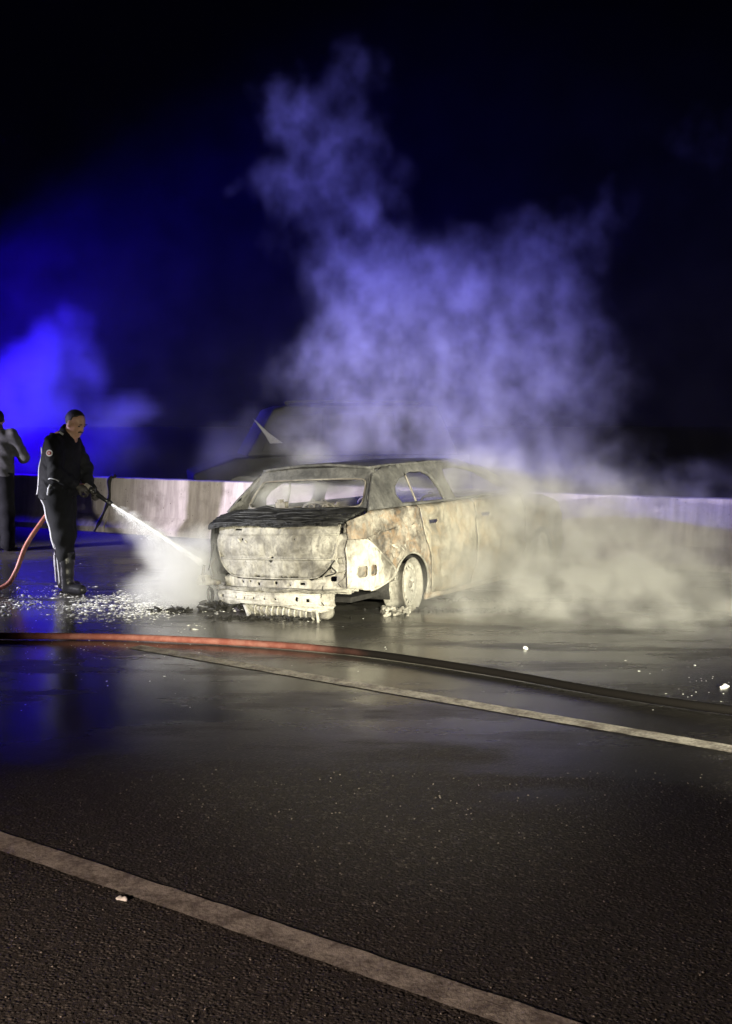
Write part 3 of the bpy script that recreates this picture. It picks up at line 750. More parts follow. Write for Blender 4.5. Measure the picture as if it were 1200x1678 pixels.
# ================================================================ people
def folds(X, amp, sc, seed=0.0):
    return amp * (np.sin(X[..., 2] * sc + 3 * np.sin(X[..., 0] * sc * .4 + seed)) * np.sin(X[..., 1] * sc * .7 + X[..., 0] * sc * .5 + seed))
def cap(X, J, k=.03):
    d = None
    for a, b, ra, rb in J:
        e = cone_d(X, a, b, ra, rb); d = e if d is None else smin(d, e, k)
    return d
def head_fn(c, tilt, turn, s=1.0):
    """head looking along +x, tilted down by tilt, turned about z by turn"""
    R = rotz(turn) @ roty(tilt)
    c = np.array(c, float)
    def L(p): return c + R @ np.array(p, float) * s
    def f(X):
        d = ell_d(X, L((-.008, 0, .025)), (.096 * s, .076 * s, .092 * s), R)            # skull
        d = smin(d, ell_d(X, L((.022, 0, -.045)), (.066 * s, .058 * s, .070 * s), R), .03 * s)   # jaw
        d = smin(d, ell_d(X, L((.070, 0, -.090)), (.022 * s, .026 * s, .018 * s), R), .02 * s)   # chin
        d = smin(d, cone_d(X, L((.086, 0, .012)), L((.106, 0, -.026)), .009 * s, .014 * s), .012 * s)  # nose
        d = smin(d, cone_d(X, L((.080, -.034, .022)), L((.080, .034, .022)), .012 * s, .012 * s), .012 * s)  # brow
        d = smin(d, cone_d(X, L((.082, -.018, -.062)), L((.082, .018, -.062)), .009 * s, .009 * s), .008 * s)  # lips
        for y in (-1, 1):
            d = np.maximum(d, -ell_d(X, L((.098, y * .032, .004)), (.016 * s, .016 * s, .010 * s), R))   # eye sockets
            d = smin(d, ell_d(X, L((.0, y * .080, -.005)), (.022 * s, .010 * s, .032 * s), R), .006 * s)  # ears
        return d
    def hair(X):
        d = ell_d(X, L((-.014, 0, .031)), (.097 * s, .080 * s, .091 * s), R)
        q = (X - c) @ R / s
        cut = (q[..., 0] - .030) - np.clip((q[..., 2] - .075) * 1.6, -.02, .05)     # keep the face free
        cut2 = -(q[..., 2] + .042 - np.clip(q[..., 0] + .02, -.05, .1) * 1.0)
        d = np.maximum(np.maximum(d, cut), cut2)
        return d + .003 * np.sin(X[..., 0] * 300) * np.sin(X[..., 1] * 280)
    return f, hair, L
def person(name, loc, rz, label):
    o = empty(name, loc, (0, 0, rad(rz))); tag(o, label, 'person'); return o
def hand(X, wrist, d, n, fing, s=1.0):
    """five curled fingers: wrist point, direction d along the palm, n palm normal (towards grip)"""
    d = np.array(d, float); d /= np.linalg.norm(d); n = np.array(n, float); n -= d * (n @ d); n /= np.linalg.norm(n)
    sd = np.cross(d, n); w_ = np.array(wrist, float)
    pal = w_ + d * .045
    out = cone_d(X, w_, w_ + d * .07, .026 * s, .030 * s)
    out = smin(out, cone_d(X, pal - sd * .022, pal + sd * .022, .020 * s, .020 * s), .012)
    for i, (off, L) in enumerate(((-.033, .078), (-.011, .088), (.011, .082), (.033, .062))):
        k0 = w_ + d * .085 + sd * off; k1 = k0 + d * L * .38 + n * L * .22; k2 = k1 - d * L * .06 + n * L * .42; k3 = k2 - d * L * .26 + n * L * .10
        out = np.minimum(out, np.minimum(np.minimum(cone_d(X, k0, k1, .0105, .0098), cone_d(X, k1, k2, .0098, .009)), cone_d(X, k2, k3, .009, .0078)))
    t0 = w_ + d * .03 - sd * .028; t1 = t0 - sd * .026 + d * .025 + n * .02; t2 = t1 + d * .018 + n * .034 + sd * .014
    out = smin(out, np.minimum(cone_d(X, t0, t1, .014, .012), cone_d(X, t1, t2, .012, .0095)), .006)
    return out

# ---- the firefighter with the nozzle (faces +x, his right side towards the camera)
MX, MY = -2.735, 10.55
man = person('person', (MX, MY, 0), -6, 'person in dark uniform with round badge aiming a water nozzle at the car')
NZ0, NZ1 = np.array((.215, -.02, .955)), np.array((.435, -.065, .825))     # nozzle axis
nd = (NZ1 - NZ0) / np.linalg.norm(NZ1 - NZ0)
hf_, hair_, HL = head_fn((.105, -.01, 1.545), 24, -24)
shR, shL = (-.035, -.195, 1.37), (-.005, .185, 1.38)
elR, elL = (.015, -.275, 1.105), (.10, .245, 1.13)
wrR, wrL = NZ0 + nd * .02 + np.array((-.10, -.06, .03)), NZ0 + nd * .13 + np.array((-.10, .075, .045))
def body_fn(X):
    d = hf_(X)
    d = smin(d, cone_d(X, (.03, 0, 1.40), (.075, -.005, 1.50), .058, .055), .02)
    d = smin(d, cone_d(X, (-.05, 0, .95), (-.02, 0, 1.34), .13, .14), .05)
    d = smin(d, cap(X, [(shL, shR, .06, .06), (shR, elR, .05, .042), (elR, wrR, .042, .026), (shL, elL, .05, .042), (elL, wrL, .042, .026)]), .03)
    d = smin(d, cap(X, [((-.04, -.09, .9), (.025, -.10, .49), .08, .055), ((.025, -.10, .49), (.03, -.10, .1), .055, .04), ((-.05, .09, .9), (-.03, .10, .49), .08, .055), ((-.03, .10, .49), (-.085, .11, .1), .055, .04)]), .04)
    return d
link('body', sdf_mesh('body', body_fn, (-.32, -.40, .03), (.45, .40, 1.72), .0115), M['skin'], man)
link('hair', sdf_mesh('hair', hair_, (-.05, -.16, 1.42), (.28, .14, 1.72), .008), M['hair'], man)
for y in (-.032, .032):                       # brows and eyes
    e = link('eyebrow', tube('eyebrow', [HL((.094, y - .016, .026)), HL((.100, y, .029)), HL((.092, y + .018, .026))], .0045, 6), M['hair'], man)
    link('eye', sdf_mesh('eye', lambda X: ell_d(X, HL((.080, y, .006)), (.011, .012, .008)), tuple(HL((.080, y, .006)) - .02), tuple(HL((.080, y, .006)) + .02), .004), M['hair'], man)
link('moustache', tube('moustache', [HL((.086, -.026, -.052)), HL((.096, 0, -.043)), HL((.086, .026, -.052))], .007, 6), M['hair'], man)
def jacket_fn(X):
    # torso: elliptic section, loose hem
    z = X[..., 2]; t = np.clip((z - .88) / .52, 0, 1)
    cx = -.075 + .05 * t; rx = .175 - .015 * t - .05 * np.clip((z - 1.30) / .14, 0, 1) ** 2; ry = .205 + .02 * np.sin(t * 3.1)
    ry = ry - .07 * np.clip((z - 1.34) / .10, 0, 1) ** 2
    q = np.sqrt(((X[..., 0] - cx) / rx) ** 2 + (X[..., 1] / ry) ** 2)
    d = (q - 1) * .16
    d = np.maximum(d, np.maximum(.885 - z + .02 * np.sin(X[..., 1] * 9), z - 1.455))
    d = smin(d, cap(X, [(shR, elR, .082, .070), (elR, wrR - nd * .02, .070, .046), (shL, elL, .082, .068), (elL, wrL - nd * .02, .068, .046)]), .035)
    d = smin(d, cone_d(X, (.0, 0, 1.40), (.035, 0, 1.475), .088, .072), .025)
    d = np.maximum(d, -cone_d(X, (.035, -.003, 1.42), (.08, -.01, 1.56), .058, .066))
    return d + folds(X, .006, 42, 1.0) + folds(X, .003, 90, 4.0)
link('jacket', sdf_mesh('jacket', jacket_fn, (-.36, -.42, .84), (.32, .42, 1.53), .0115), M['jacket'], man)
def trouser_fn(X):
    d = cap(X, [((-.06, -.085, .93), (.01, -.10, .52), .135, .098), ((.01, -.10, .52), (.025, -.10, .30), .098, .075),
                ((-.06, .085, .93), (-.045, .10, .52), .125, .092), ((-.045, .10, .52), (-.085, .11, .22), .092, .070)], .03)
    return np.maximum(d, X[..., 2] - .97) + folds(X, .006, 34, 2.0)
link('trousers', sdf_mesh('trousers', trouser_fn, (-.26, -.28, .10), (.20, .28, 1.0), .0115), M['trouser'], man)
def boot_fn(a, toe):
    def f(X):
        d = cap(X, [((a[0], a[1], .40), (a[0] + .005, a[1], .10), .078, .058), ((a[0], a[1], .055), (a[0] + toe[0], a[1] + toe[1], .045), .052, .046)], .03)
        d = np.maximum(d, X[..., 2] - .385)
        d = np.maximum(d, .004 - X[..., 2])
        return d + .003 * np.sin(X[..., 2] * 60) * (X[..., 2] > .14)
    return f
for a, toe in (((.028, -.105), (.155, -.05)), ((-.088, .11), (.14, -.03))):
    lo = (a[0] - .12, a[1] - .16, -.01); hi = (a[0] + .26, a[1] + .12, .42)
    link('boot', sdf_mesh('boot', boot_fn(a, toe), lo, hi, .01), M['boot'], man)
for wr_, nn, dd in ((wrR, (.0, .55, -.6), NZ0 + nd * .04 - wrR), (wrL, (.0, -.75, -.45), NZ0 + nd * .16 - wrL)):
    c_ = np.array(wr_)
    link('glove', sdf_mesh('glove', lambda X: hand(X, wr_, dd + nd * .05, nn, 0, 1.1), tuple(c_ - .13), tuple(c_ + .17), .007), M['glove'], man)
# badge on the sleeve, rank mark on the collar, reflective tapes that also model the white rim light
bc = np.array(shR) * .68 + np.array(elR) * .32
bo = empty('badge', (bc[0] - .012, bc[1] - .083, bc[2])); bo.parent = man
for r_, y, mt in ((.030, 0, 'badge_w'), (.017, -.003, 'badge_r'), (.007, -.006, 'badge_w')):
    link('badge_disc', tube('badge_disc', [(0, .012 + y, 0), (0, y - .004, 0)], r_, 16, smooth=False), M[mt], bo)
def tape(P, wd, name='rim_light_stripe', nrm=(-1, -.6, 0)):
    n_ = Vector(nrm).normalized(); V, F = [], []
    P = catmull([p for p in P if p is not None], 6)
    for i, p in enumerate(P):
        t = (P[min(i+1, len(P)-1)] - P[max(i-1, 0)]).normalized(); s_ = t.cross(n_).normalized() * wd / 2
        V += [p + s_, p - s_]
    for i in range(len(P) - 1): F.append((2*i, 2*i+1, 2*i+3, 2*i+2))
    o = link(name, mesh(name, V, F, True), M['tape'], man); solid(o, .004, 0); return o
def onto(fn, p, dirn, gap=.013):
    """push p inwards along -dirn until it meets the cloth"""
    p = np.array(p, float); d_ = np.array(dirn, float); d_ /= np.linalg.norm(d_)
    for _ in range(60):
        v = float(fn(p[None, None, None, :])[0, 0, 0])
        if v < gap: break
        p = p - d_ * max(v * .6, .002)
    else: return None
    return Vector(p)
bk = (-1, -1.1, 0)
tape([onto(jacket_fn, (-.50, -.36, z), bk) for z in (1.33, 1.25, 1.15, 1.05, .96, .90)], .020, nrm=bk)
b2 = (-1, -.55, 0)
def rim_tape(fn, axis, dirn, wd):
    tape([onto(fn, (x + dirn[0] * .3, y + dirn[1] * .3, z), dirn) for x, y, z in axis], wd, nrm=(-.7, -1, 0))
rim_tape(trouser_fn, [(-.06 + (.93 - z) * .17, -.09, z) for z in (.87, .80, .70, .60, .50, .42)], b2, .022)
rim_tape(trouser_fn, [(-.045 - (.52 - max(.2, min(z, .52))) * .13, .10, z) for z in (.60, .50, .40, .30, .22)], (-1, -.35, 0), .028)
rim_tape(boot_fn((.028, -.105), (.155, -.05)), [(.028, -.105, z) for z in (.37, .28, .2, .1)], b2, .014)
rim_tape(boot_fn((-.088, .11), (.14, -.03)), [(-.088, .11, z) for z in (.33, .25, .17, .08)], b2, .018)
tape([onto(jacket_fn, (-.06 + dx, -.5, z), (0, -1, 0)) for z, dx in ((1.0, .0), (.97, -.012), (.935, -.022), (.905, -.03))], .016, 'pocket_piping', (0, -1, 0))
tape([onto(jacket_fn, (x, -.5, z), (0, -1, 0)) for x, z in ((-.04, 1.055), (-.01, 1.062), (.03, 1.055), (.055, 1.035))], .008, 'seam', (0, -1, 0))
tape([onto(jacket_fn, (x, -.5, z), (0, -1, 0)) for x, z in ((.005, 1.47), (.02, 1.455), (.035, 1.445))], .018, 'collar_mark', (0, -1, 0))
# nozzle and its hose, things of their own
def wman(p): return man.matrix_world @ Vector(p)
man_mw = Matrix.Translation((MX, MY, 0)) @ Matrix.Rotation(rad(-6), 4, 'Z')
wm = lambda p: man_mw @ Vector(p)
nz = empty('hose_nozzle', wm(NZ0)); tag(nz, 'dark branch pipe nozzle held in the gloved hands', 'nozzle')
zq = lambda k: wm(NZ0 + nd * k) - wm(NZ0)
link('barrel', tube('barrel', [zq(.0), zq(.05), zq(.055), zq(.11), zq(.20), zq(.245)], lambda t: .030 if t < .25 else .024 if t < .7 else .018, 14), M['nozzle'], nz)
link('tip', tube('tip', [zq(.235), zq(.25), zq(.275)], lambda t: .026 if t < .6 else .020, 14), M['rubber'], nz)
link('coupling', tube('coupling', [zq(-.04), zq(-.035), zq(.01), zq(.02)], .036, 10, smooth=False), M['steel'], nz)
link('valve_lever', tube('valve_lever', [zq(.09) + Vector((0, -.03, 0)), zq(.09) + Vector((0, -.03, .05)), zq(.07) + Vector((0, 0, .075)), zq(.09) + Vector((0, .03, .05)), zq(.09) + Vector((0, .03, 0))], .007, 8), M['nozzle'], nz)
hose('hose_line', [wm(NZ0 - nd * .03), wm((.10, .10, .97)), wm((-.05, .25, .93)), wm((-.17, .20, .80)), wm((-.28, .08, .62)), wm((-.385, -.02, .42)), wm((-.45, -.10, .20)), wm((-.54, -.14, .07)), wm((-.75, -.16, .026)), wm((-1.3, -.1, .026)), wm((-2.6, .2, .026))],
     .022, M['hose2'], 'pinkish hose dropping from behind the uniformed man to the ground', 1.0)

# ---- second man, cut off by the left edge, seen from behind
man2 = person('person', (-4.38, 13.78, 0), 80, 'person in grey jacket and black trousers, half out of frame at the left')
hf2, hair2, HL2 = head_fn((.02, .0, 1.56), 8, 35)
sR, sL = (-.02, -.20, 1.38), (-.02, .20, 1.38); eR, eL = (.07, -.30, 1.12), (.10, .27, 1.15); wR, wL = (.24, -.15, 1.20), (.24, .10, 1.22)
def body2(X):
    d = smin(hf2(X), cone_d(X, (-.01, 0, 1.38), (.01, 0, 1.5), .06, .055), .02)
    d = smin(d, cone_d(X, (-.03, 0, .95), (-.02, 0, 1.34), .13, .14), .05)
    d = smin(d, cap(X, [(sR, eR, .05, .042), (eR, wR, .042, .028), (sL, eL, .05, .042), (eL, wL, .042, .028)]), .03)
    d = smin(d, cap(X, [((-.02, -.09, .9), (0, -.1, .1), .08, .04), ((-.02, .09, .9), (0, .1, .1), .08, .04)]), .04)
    d = np.minimum(d, np.minimum(hand(X, wR, (.3, .45, .6), (.2, .9, 0), 0), hand(X, wL, (.3, -.45, .6), (.2, -.9, 0), 0)))
    return d
link('body', sdf_mesh('body', body2, (-.28, -.40, .03), (.42, .40, 1.74), .0125), M['skin'], man2)
link('hair', sdf_mesh('hair', hair2, (-.14, -.15, 1.42), (.18, .15, 1.72), .009), M['hair'], man2)
def jk2(X):
    z = X[..., 2]; t = np.clip((z - .90) / .5, 0, 1)
    ry = .215 - .06 * np.clip((z - 1.33) / .12, 0, 1) ** 2
    d = (np.sqrt(((X[..., 0] + .03) / (.155 - .03 * np.clip((z - 1.3) / .15, 0, 1))) ** 2 + (X[..., 1] / ry) ** 2) - 1) * .15
    d = np.maximum(d, np.maximum(.90 - z, z - 1.45))
    d = smin(d, cap(X, [(sR, eR, .08, .066), (eR, wR, .066, .045), (sL, eL, .08, .066), (eL, wL, .066, .045)]), .035)
    d = smin(d, cone_d(X, (-.02, 0, 1.40), (-.01, 0, 1.47), .085, .075), .02)
    return d + folds(X, .006, 40, 2)
link('jacket', sdf_mesh('jacket', jk2, (-.28, -.42, .86), (.34, .42, 1.55), .0125), M['grey'], man2)
def tr2(X):
    d = cap(X, [((-.03, -.085, .93), (0, -.10, .5), .125, .095), ((0, -.10, .5), (-.01, -.11, .09), .095, .085), ((-.03, .085, .93), (0, .11, .5), .125, .095), ((0, .11, .5), (.0, .13, .09), .095, .085)], .03)
    return np.maximum(d, X[..., 2] - .95) + folds(X, .005, 34, 3)
link('trousers', sdf_mesh('trousers', tr2, (-.2, -.28, .0), (.2, .30, 1.0), .0125), M['trouser'], man2)
for a in ((-.01, -.11), (.0, .13)):
    link('shoe', sdf_mesh('shoe', lambda X: np.maximum(cone_d(X, (a[0], a[1], .045), (a[0] + .15, a[1], .035), .052, .045), .004 - X[..., 2]), (a[0] - .08, a[1] - .08, -.01), (a[0] + .24, a[1] + .08, .12), .01), M['boot'], man2)

# ================================================================ dark vehicle beyond the barrier
van = empty('dark_vehicle', (-.62, 18.3, 0), (0, 0, rad(12))); tag(van, 'dark vehicle almost lost in smoke beyond the barrier, one pale pillar catching light', 'vehicle')
def ext(name, prof, y0, y1, m, parent=van, inset=0.0):
    V = [(x, y0, z) for x, z in prof] + [(x, y1, z) for x, z in prof]; n = len(prof)
    F = [tuple(range(n)), tuple(reversed(range(n, 2 * n)))] + [(i, n + i, n + (i + 1) % n, (i + 1) % n) for i in range(n)]
    o = link(name, fix(mesh(name, V, F)), m, parent); bevel(o, .04, 3); return o
ext('body', [(-2.1, .35), (-2.15, .75), (-1.5, .98), (-.75, 1.02), (2.1, 1.02), (2.15, .35)], -.85, .85, M['veh'])
cabp = [(-1.35, 1.0), (-.95, 1.70), (-.75, 1.76), (1.6, 1.76), (1.95, 1.0)]
ext('cabin', cabp, -.76, .76, M['veh'])
ext('side_window', [(-1.12, 1.08), (-.86, 1.60), (-.2, 1.64), (-.2, 1.08)], -.775, -.765, M['vehglass'])
ext('side_window', [(-.1, 1.08), (-.1, 1.64), (.9, 1.64), (.95, 1.08)], -.775, -.765, M['vehglass'])
ext('pillar_trim', [(-1.26, 1.58), (-1.20, 1.53), (-1.02, 1.36), (-.80, 1.20), (-1.00, 1.19), (-1.06, 1.30)], -.80, -.778, M['vehtrim'])
for x in (-1.4, 1.35):
    o = link('wheel', tube('wheel', [(x, -.88, .36), (x, -.66, .36)], .36, 28, smooth=False), M['rubber'], van)
    link('wheel', tube('wheel', [(x, .66, .36), (x, .88, .36)], .36, 28, smooth=False), M['rubber'], van)
link('roof_rail', tube('roof_rail', catmull([(-.7, -.68, 1.77), (-.6, -.68, 1.82), (1.2, -.68, 1.82), (1.3, -.68, 1.77)], 5), .02, 8), M['veh'], van)

# ================================================================ water jet and spray
J0 = wm(NZ0 + nd * .275); J1 = Vector((-1.40, 9.76, .37)); JD = (J1 - J0)
jp = [J0 + JD * t + Vector((0, 0, .05 * t * (1 - t))) for t in np.linspace(0, 1, 40)]
jet = link('water_jet', tube('water_jet', [p + Vector((.004 * mnoise.noise(p * 30), .004 * mnoise.noise(p * 33), .004 * mnoise.noise(p * 29))) for p in jp], lambda t: .010 + .018 * t + .003 * math.sin(t * 60), 10), M['water'])
tag(jet, 'bright white water jet shooting from the nozzle to the car corner', 'water jet')
def flecks(name, gen, n, m, seed):
    r_ = random.Random(seed); V, F = [], []
    O8 = [(0, 2, 4), (2, 1, 4), (1, 3, 4), (3, 0, 4), (2, 0, 5), (1, 2, 5), (3, 1, 5), (0, 3, 5)]
    for k in range(n):
        g_ = gen(r_)
        if g_ is None: continue
        p, a, b, c_, rot = g_; b0 = len(V); cs, sn = math.cos(rot), math.sin(rot)
        for x, y, z in ((a, 0, 0), (-a * r_.uniform(.6, 1.2), 0, 0), (0, b, 0), (0, -b * r_.uniform(.6, 1.2), 0), (a * r_.uniform(-.3, .3), b * r_.uniform(-.3, .3), c_), (0, 0, -c_)):
            V.append((p[0] + x * cs - y * sn, p[1] + x * sn + y * cs, p[2] + z))
        F += [(i + b0, j + b0, k_ + b0) for i, j, k_ in O8]
    o = link(name, fix(mesh(name, V, F, True)), m); o['kind'] = 'stuff'; return o
def drop(r_):
    t = r_.random() ** .7; p = J0 + JD * t; s = .008 + .10 * t
    p = p + Vector((r_.gauss(0, s * .5), r_.gauss(0, s * .5), -abs(r_.gauss(0, s * 1.6)) * (.3 + t) + r_.gauss(0, .008)))
    if p.z < .005: return None
    q = r_.uniform(.0015, .004) * (1 if r_.random() < .92 else 1.7); return p, q, q, q, 0
sd_ = flecks('spray_droplets', drop, 4200, M['water'], 2); tag(sd_, 'fine water droplets around the jet', 'droplets')

def foam_glint_gen(r_):
    # dense floating foam, ice-like flecks and glints modelled as white bits around the man's feet and towards the car
    if r_.random() < .80:
        x = r_.gauss(-2.15, .55); y = 9.85 + r_.gauss(0, .33) - .20 * (x + 2.2)
    else:
        x = r_.uniform(-4.2, -1.2); y = 9.9 + r_.gauss(0, .75)
    if mnoise.noise((x * 2.2, y * 2.2, .5)) + .55 * mnoise.noise((x * 6, y * 6, 2)) < r_.uniform(-.5, .35): return None
    s = min(.018, .0026 * math.exp(abs(r_.gauss(0, .7)))); return (x, y, s * .2), s * r_.uniform(1.2, 2.6), s * r_.uniform(.6, 1.1), s * .4, r_.gauss(.2, .6)
tag(flecks('foam_glints', foam_glint_gen, 6500, M['foam'], 4), 'white foam flecks and modelled glints on wet road around the man', 'foam')
def foam_glint_gen2(r_):  # white specks for foam and for glints off the wet road
    z_ = r_.random()
    if z_ < .45: x, y = r_.gauss(-2.0, .55), r_.gauss(7.75, .35)
    elif z_ < .75: x, y = r_.uniform(-3, 3), r_.uniform(6.2, 9.2)
    else: x, y = r_.gauss(2.1, .35), r_.gauss(7.0, .3)
    s = min(.010, .0028 * math.exp(abs(r_.gauss(0, .5)))); return (x, y, s * .1), s * r_.uniform(1, 1.8), s * .8, s * .35, r_.uniform(0, 3.1)
tag(flecks('foam_glint_specks', foam_glint_gen2, 170, M['foam'], 9), 'scattered white specks of foam and modelled glints on the road beyond the hose', 'foam')
def grit(r_):
    x, y = r_.uniform(-1.6, 2.2), r_.uniform(2.7, 5.2); s = r_.uniform(.0025, .006); return (x, y, s * .4), s, s * .8, s * .7, r_.uniform(0, 3.1)
tag(flecks('road_grit', grit, 900, plain('grey_grit', (.17, .155, .14), .6, 0, .3), 12), 'loose grit on the near asphalt', 'grit')
# single larger clumps
lumps('foam_clump', [(1.104, 7.957, .006, .015), (1.118, 7.95, .004, .011)], M['foam'], .005, 'small white foam clump on wet road right of the wheel, beyond the hose', 'foam clump')
lumps('foam_clump', [(2.150, 6.83, .004, .014), (2.168, 6.835, .003, .010), (2.118, 6.79, .003, .011), (2.135, 6.805, .003, .010)], M['foam'], .005, 'white foam clump at the right edge just beyond the hose', 'foam clump')
lumps('white_glint', [(-.832, 3.772, .002, .008), (-.824, 3.775, .003, .006), (-.803, 3.757, .004, .007), (-.815, 3.766, .001, .007)], M['foam'], .004, 'tiny modelled white glint on the near asphalt below the lane line', 'glint')  # white lumps standing in for glints on the asphalt

# ================================================================ smoke and steam (stuff): real density grids
def smoke_mat(name, col, dens, aniso=0.0):
    m = bpy.data.materials.new(name); m.use_nodes = True; t = m.node_tree; t.nodes.clear()
    out = t.nodes.new('ShaderNodeOutputMaterial'); v = t.nodes.new('ShaderNodeVolumePrincipled')
    v.inputs['Color'].default_value = col + (1,); v.inputs['Density'].default_value = dens; v.inputs['Anisotropy'].default_value = aniso
    t.links.new(v.outputs[0], out.inputs['Volume']); return m
def smoke(name, blobs, lo, hi, vox, m, warp=((.8, .75), (2.6, .26)), nscale=2.0, cut=(.38, .66), floor_=.08, edge=(0.0, .9), label='', seed=0.0, cutoff=.012, stretch=(1, 1, 1)):
    me = box_mesh(name, lo, hi); o = link(name, me, m); tag(o, label, 'smoke', kind='stuff')
    ng = bpy.data.node_groups.new(name + '_density', 'GeometryNodeTree')
    ng.interface.new_socket('Geometry', in_out='INPUT', socket_type='NodeSocketGeometry')
    ng.interface.new_socket('Geometry', in_out='OUTPUT', socket_type='NodeSocketGeometry')
    nd_, ln = ng.nodes, ng.links
    gout = nd_.new('NodeGroupOutput'); nd_.new('NodeGroupInput')
    pos = nd_.new('GeometryNodeInputPosition').outputs[0]
    def vm(op, a, b):
        n = nd_.new('ShaderNodeVectorMath'); n.operation = op
        for i, q in enumerate((a, b)):
            if isinstance(q, tuple): n.inputs[i].default_value = q
            elif q is not None: ln.new(q, n.inputs[i])
        return n
    def mt(op, a, b=None, c_=None):
        n = nd_.new('ShaderNodeMath'); n.operation = op
        for i, q in enumerate((a, b, c_)):
            if q is None: continue
            if isinstance(q, (int, float)): n.inputs[i].default_value = q
            else: ln.new(q, n.inputs[i])
        return n.outputs[0]
    def nz_(vec, sc, det, rough=.55):
        n = nd_.new('ShaderNodeTexNoise'); n.inputs['Scale'].default_value = sc; n.inputs['Detail'].default_value = det; n.inputs['Roughness'].default_value = rough
        ln.new(vec, n.inputs['Vector']); return n
    def mr(v, a, b, c0, c1):
        n = nd_.new('ShaderNodeMapRange'); n.interpolation_type = 'SMOOTHSTEP'; ln.new(v, n.inputs[0])
        for i, q in enumerate((a, b, c0, c1)): n.inputs[i + 1].default_value = q
        return n.outputs[0]
    p0 = vm('ADD', pos, (seed, seed * 1.7, seed * .6)).outputs[0]
    q = pos
    for sc, am in warp:
        n = nz_(p0, sc, 2)
        q = vm('ADD', q, vm('MULTIPLY', vm('SUBTRACT', n.outputs['Color'], (.5, .5, .5)).outputs[0], (2 * am, 2 * am, 2 * am)).outputs[0]).outputs[0]
    acc = None
    for x, y, z, rx, ry, rz, s in blobs:
        d = vm('DIVIDE', vm('SUBTRACT', q, (x, y, z)).outputs[0], (rx, ry, rz)).outputs[0]
        L = vm('LENGTH', d, None).outputs['Value']
        v = mr(L, edge[0], 1.0 + edge[1] * .35, s, 0.0)
        v = mt('MULTIPLY', v, v)
        acc = v if acc is None else mt('ADD', acc, v)
    acc = mt('SQRT', acc)
    sp = vm('MULTIPLY', q if False else p0, stretch).outputs[0]
    n1 = nz_(sp, nscale, 7, .68).outputs[0]
    tex = mr(n1, cut[0], cut[1], floor_, 1.0)
    den = mt('MULTIPLY', acc, tex)
    den = mt('MAXIMUM', mt('SUBTRACT', den, cutoff), 0.0)
    vc = nd_.new('GeometryNodeVolumeCube'); ln.new(den, vc.inputs['Density'])
    vc.inputs['Min'].default_value = lo; vc.inputs['Max'].default_value = hi
    for i, a in enumerate(('Resolution X', 'Resolution Y', 'Resolution Z')): vc.inputs[a].default_value = max(8, int((hi[i] - lo[i]) / vox))
    sm = nd_.new('GeometryNodeSetMaterial'); sm.inputs['Material'].default_value = m
    ln.new(vc.outputs[0], sm.inputs[0]); ln.new(sm.outputs[0], gout.inputs[0])
    md = o.modifiers.new('density', 'NODES'); md.node_group = ng
    return o
PLUME = [
    (0.98, 11.60, 1.38,  1.28, 1.00, 0.67,  0.90), (0.24, 11.60, 1.86,  0.98, 0.90, 0.85,  1.00), (1.23, 11.80, 2.23,  1.24, 1.00, 0.99,  0.90), (0.06, 11.70, 2.59,  0.77, 0.80, 0.86,  0.95),
    (0.74, 11.80, 2.84,  1.12, 0.90, 0.68,  0.70), (2.00, 12.00, 2.86,  0.60, 0.70, 0.76,  0.45), (1.88, 12.00, 2.00,  0.73, 0.80, 1.07,  0.60), (2.30, 12.00, 3.54,  0.28, 0.40, 0.44,  0.22),
    (1.68, 12.00, 3.23,  0.63, 0.60, 0.51,  0.42), (-0.18, 11.80, 3.33,  0.56, 0.60, 0.87,  0.60), (-0.31, 11.90, 3.94,  0.53, 0.60, 0.81,  0.45), (-0.43, 12.00, 4.51,  0.54, 0.55, 0.63,  0.42),
    (-0.68, 12.00, 4.78,  0.32, 0.40, 0.38,  0.50), (-0.09, 12.10, 5.14,  0.41, 0.40, 0.25,  0.25), (-0.77, 12.00, 4.39,  0.25, 0.40, 0.51,  0.40), (-1.16, 12.10, 3.91,  0.18, 0.25, 0.17,  0.30),
    (-0.90, 12.10, 4.11,  0.22, 0.30, 0.32,  0.20), (-0.36, 11.40, 1.86,  0.39, 0.60, 0.60,  0.60), (-0.23, 11.00, 1.36,  0.64, 0.60, 0.29,  0.80), (1.53, 11.60, 1.13,  0.85, 0.80, 0.49,  0.70),
    (-0.58, 11.00, 1.27,  0.35, 0.40, 0.20,  0.50), (3.68, 13.00, 4.62,  0.62, 0.60, 0.55,  0.07), (3.09, 13.00, 4.16,  1.03, 0.70, 1.37,  0.03), (1.74, 13.00, 4.62,  1.78, 0.80, 1.23,  0.02),]
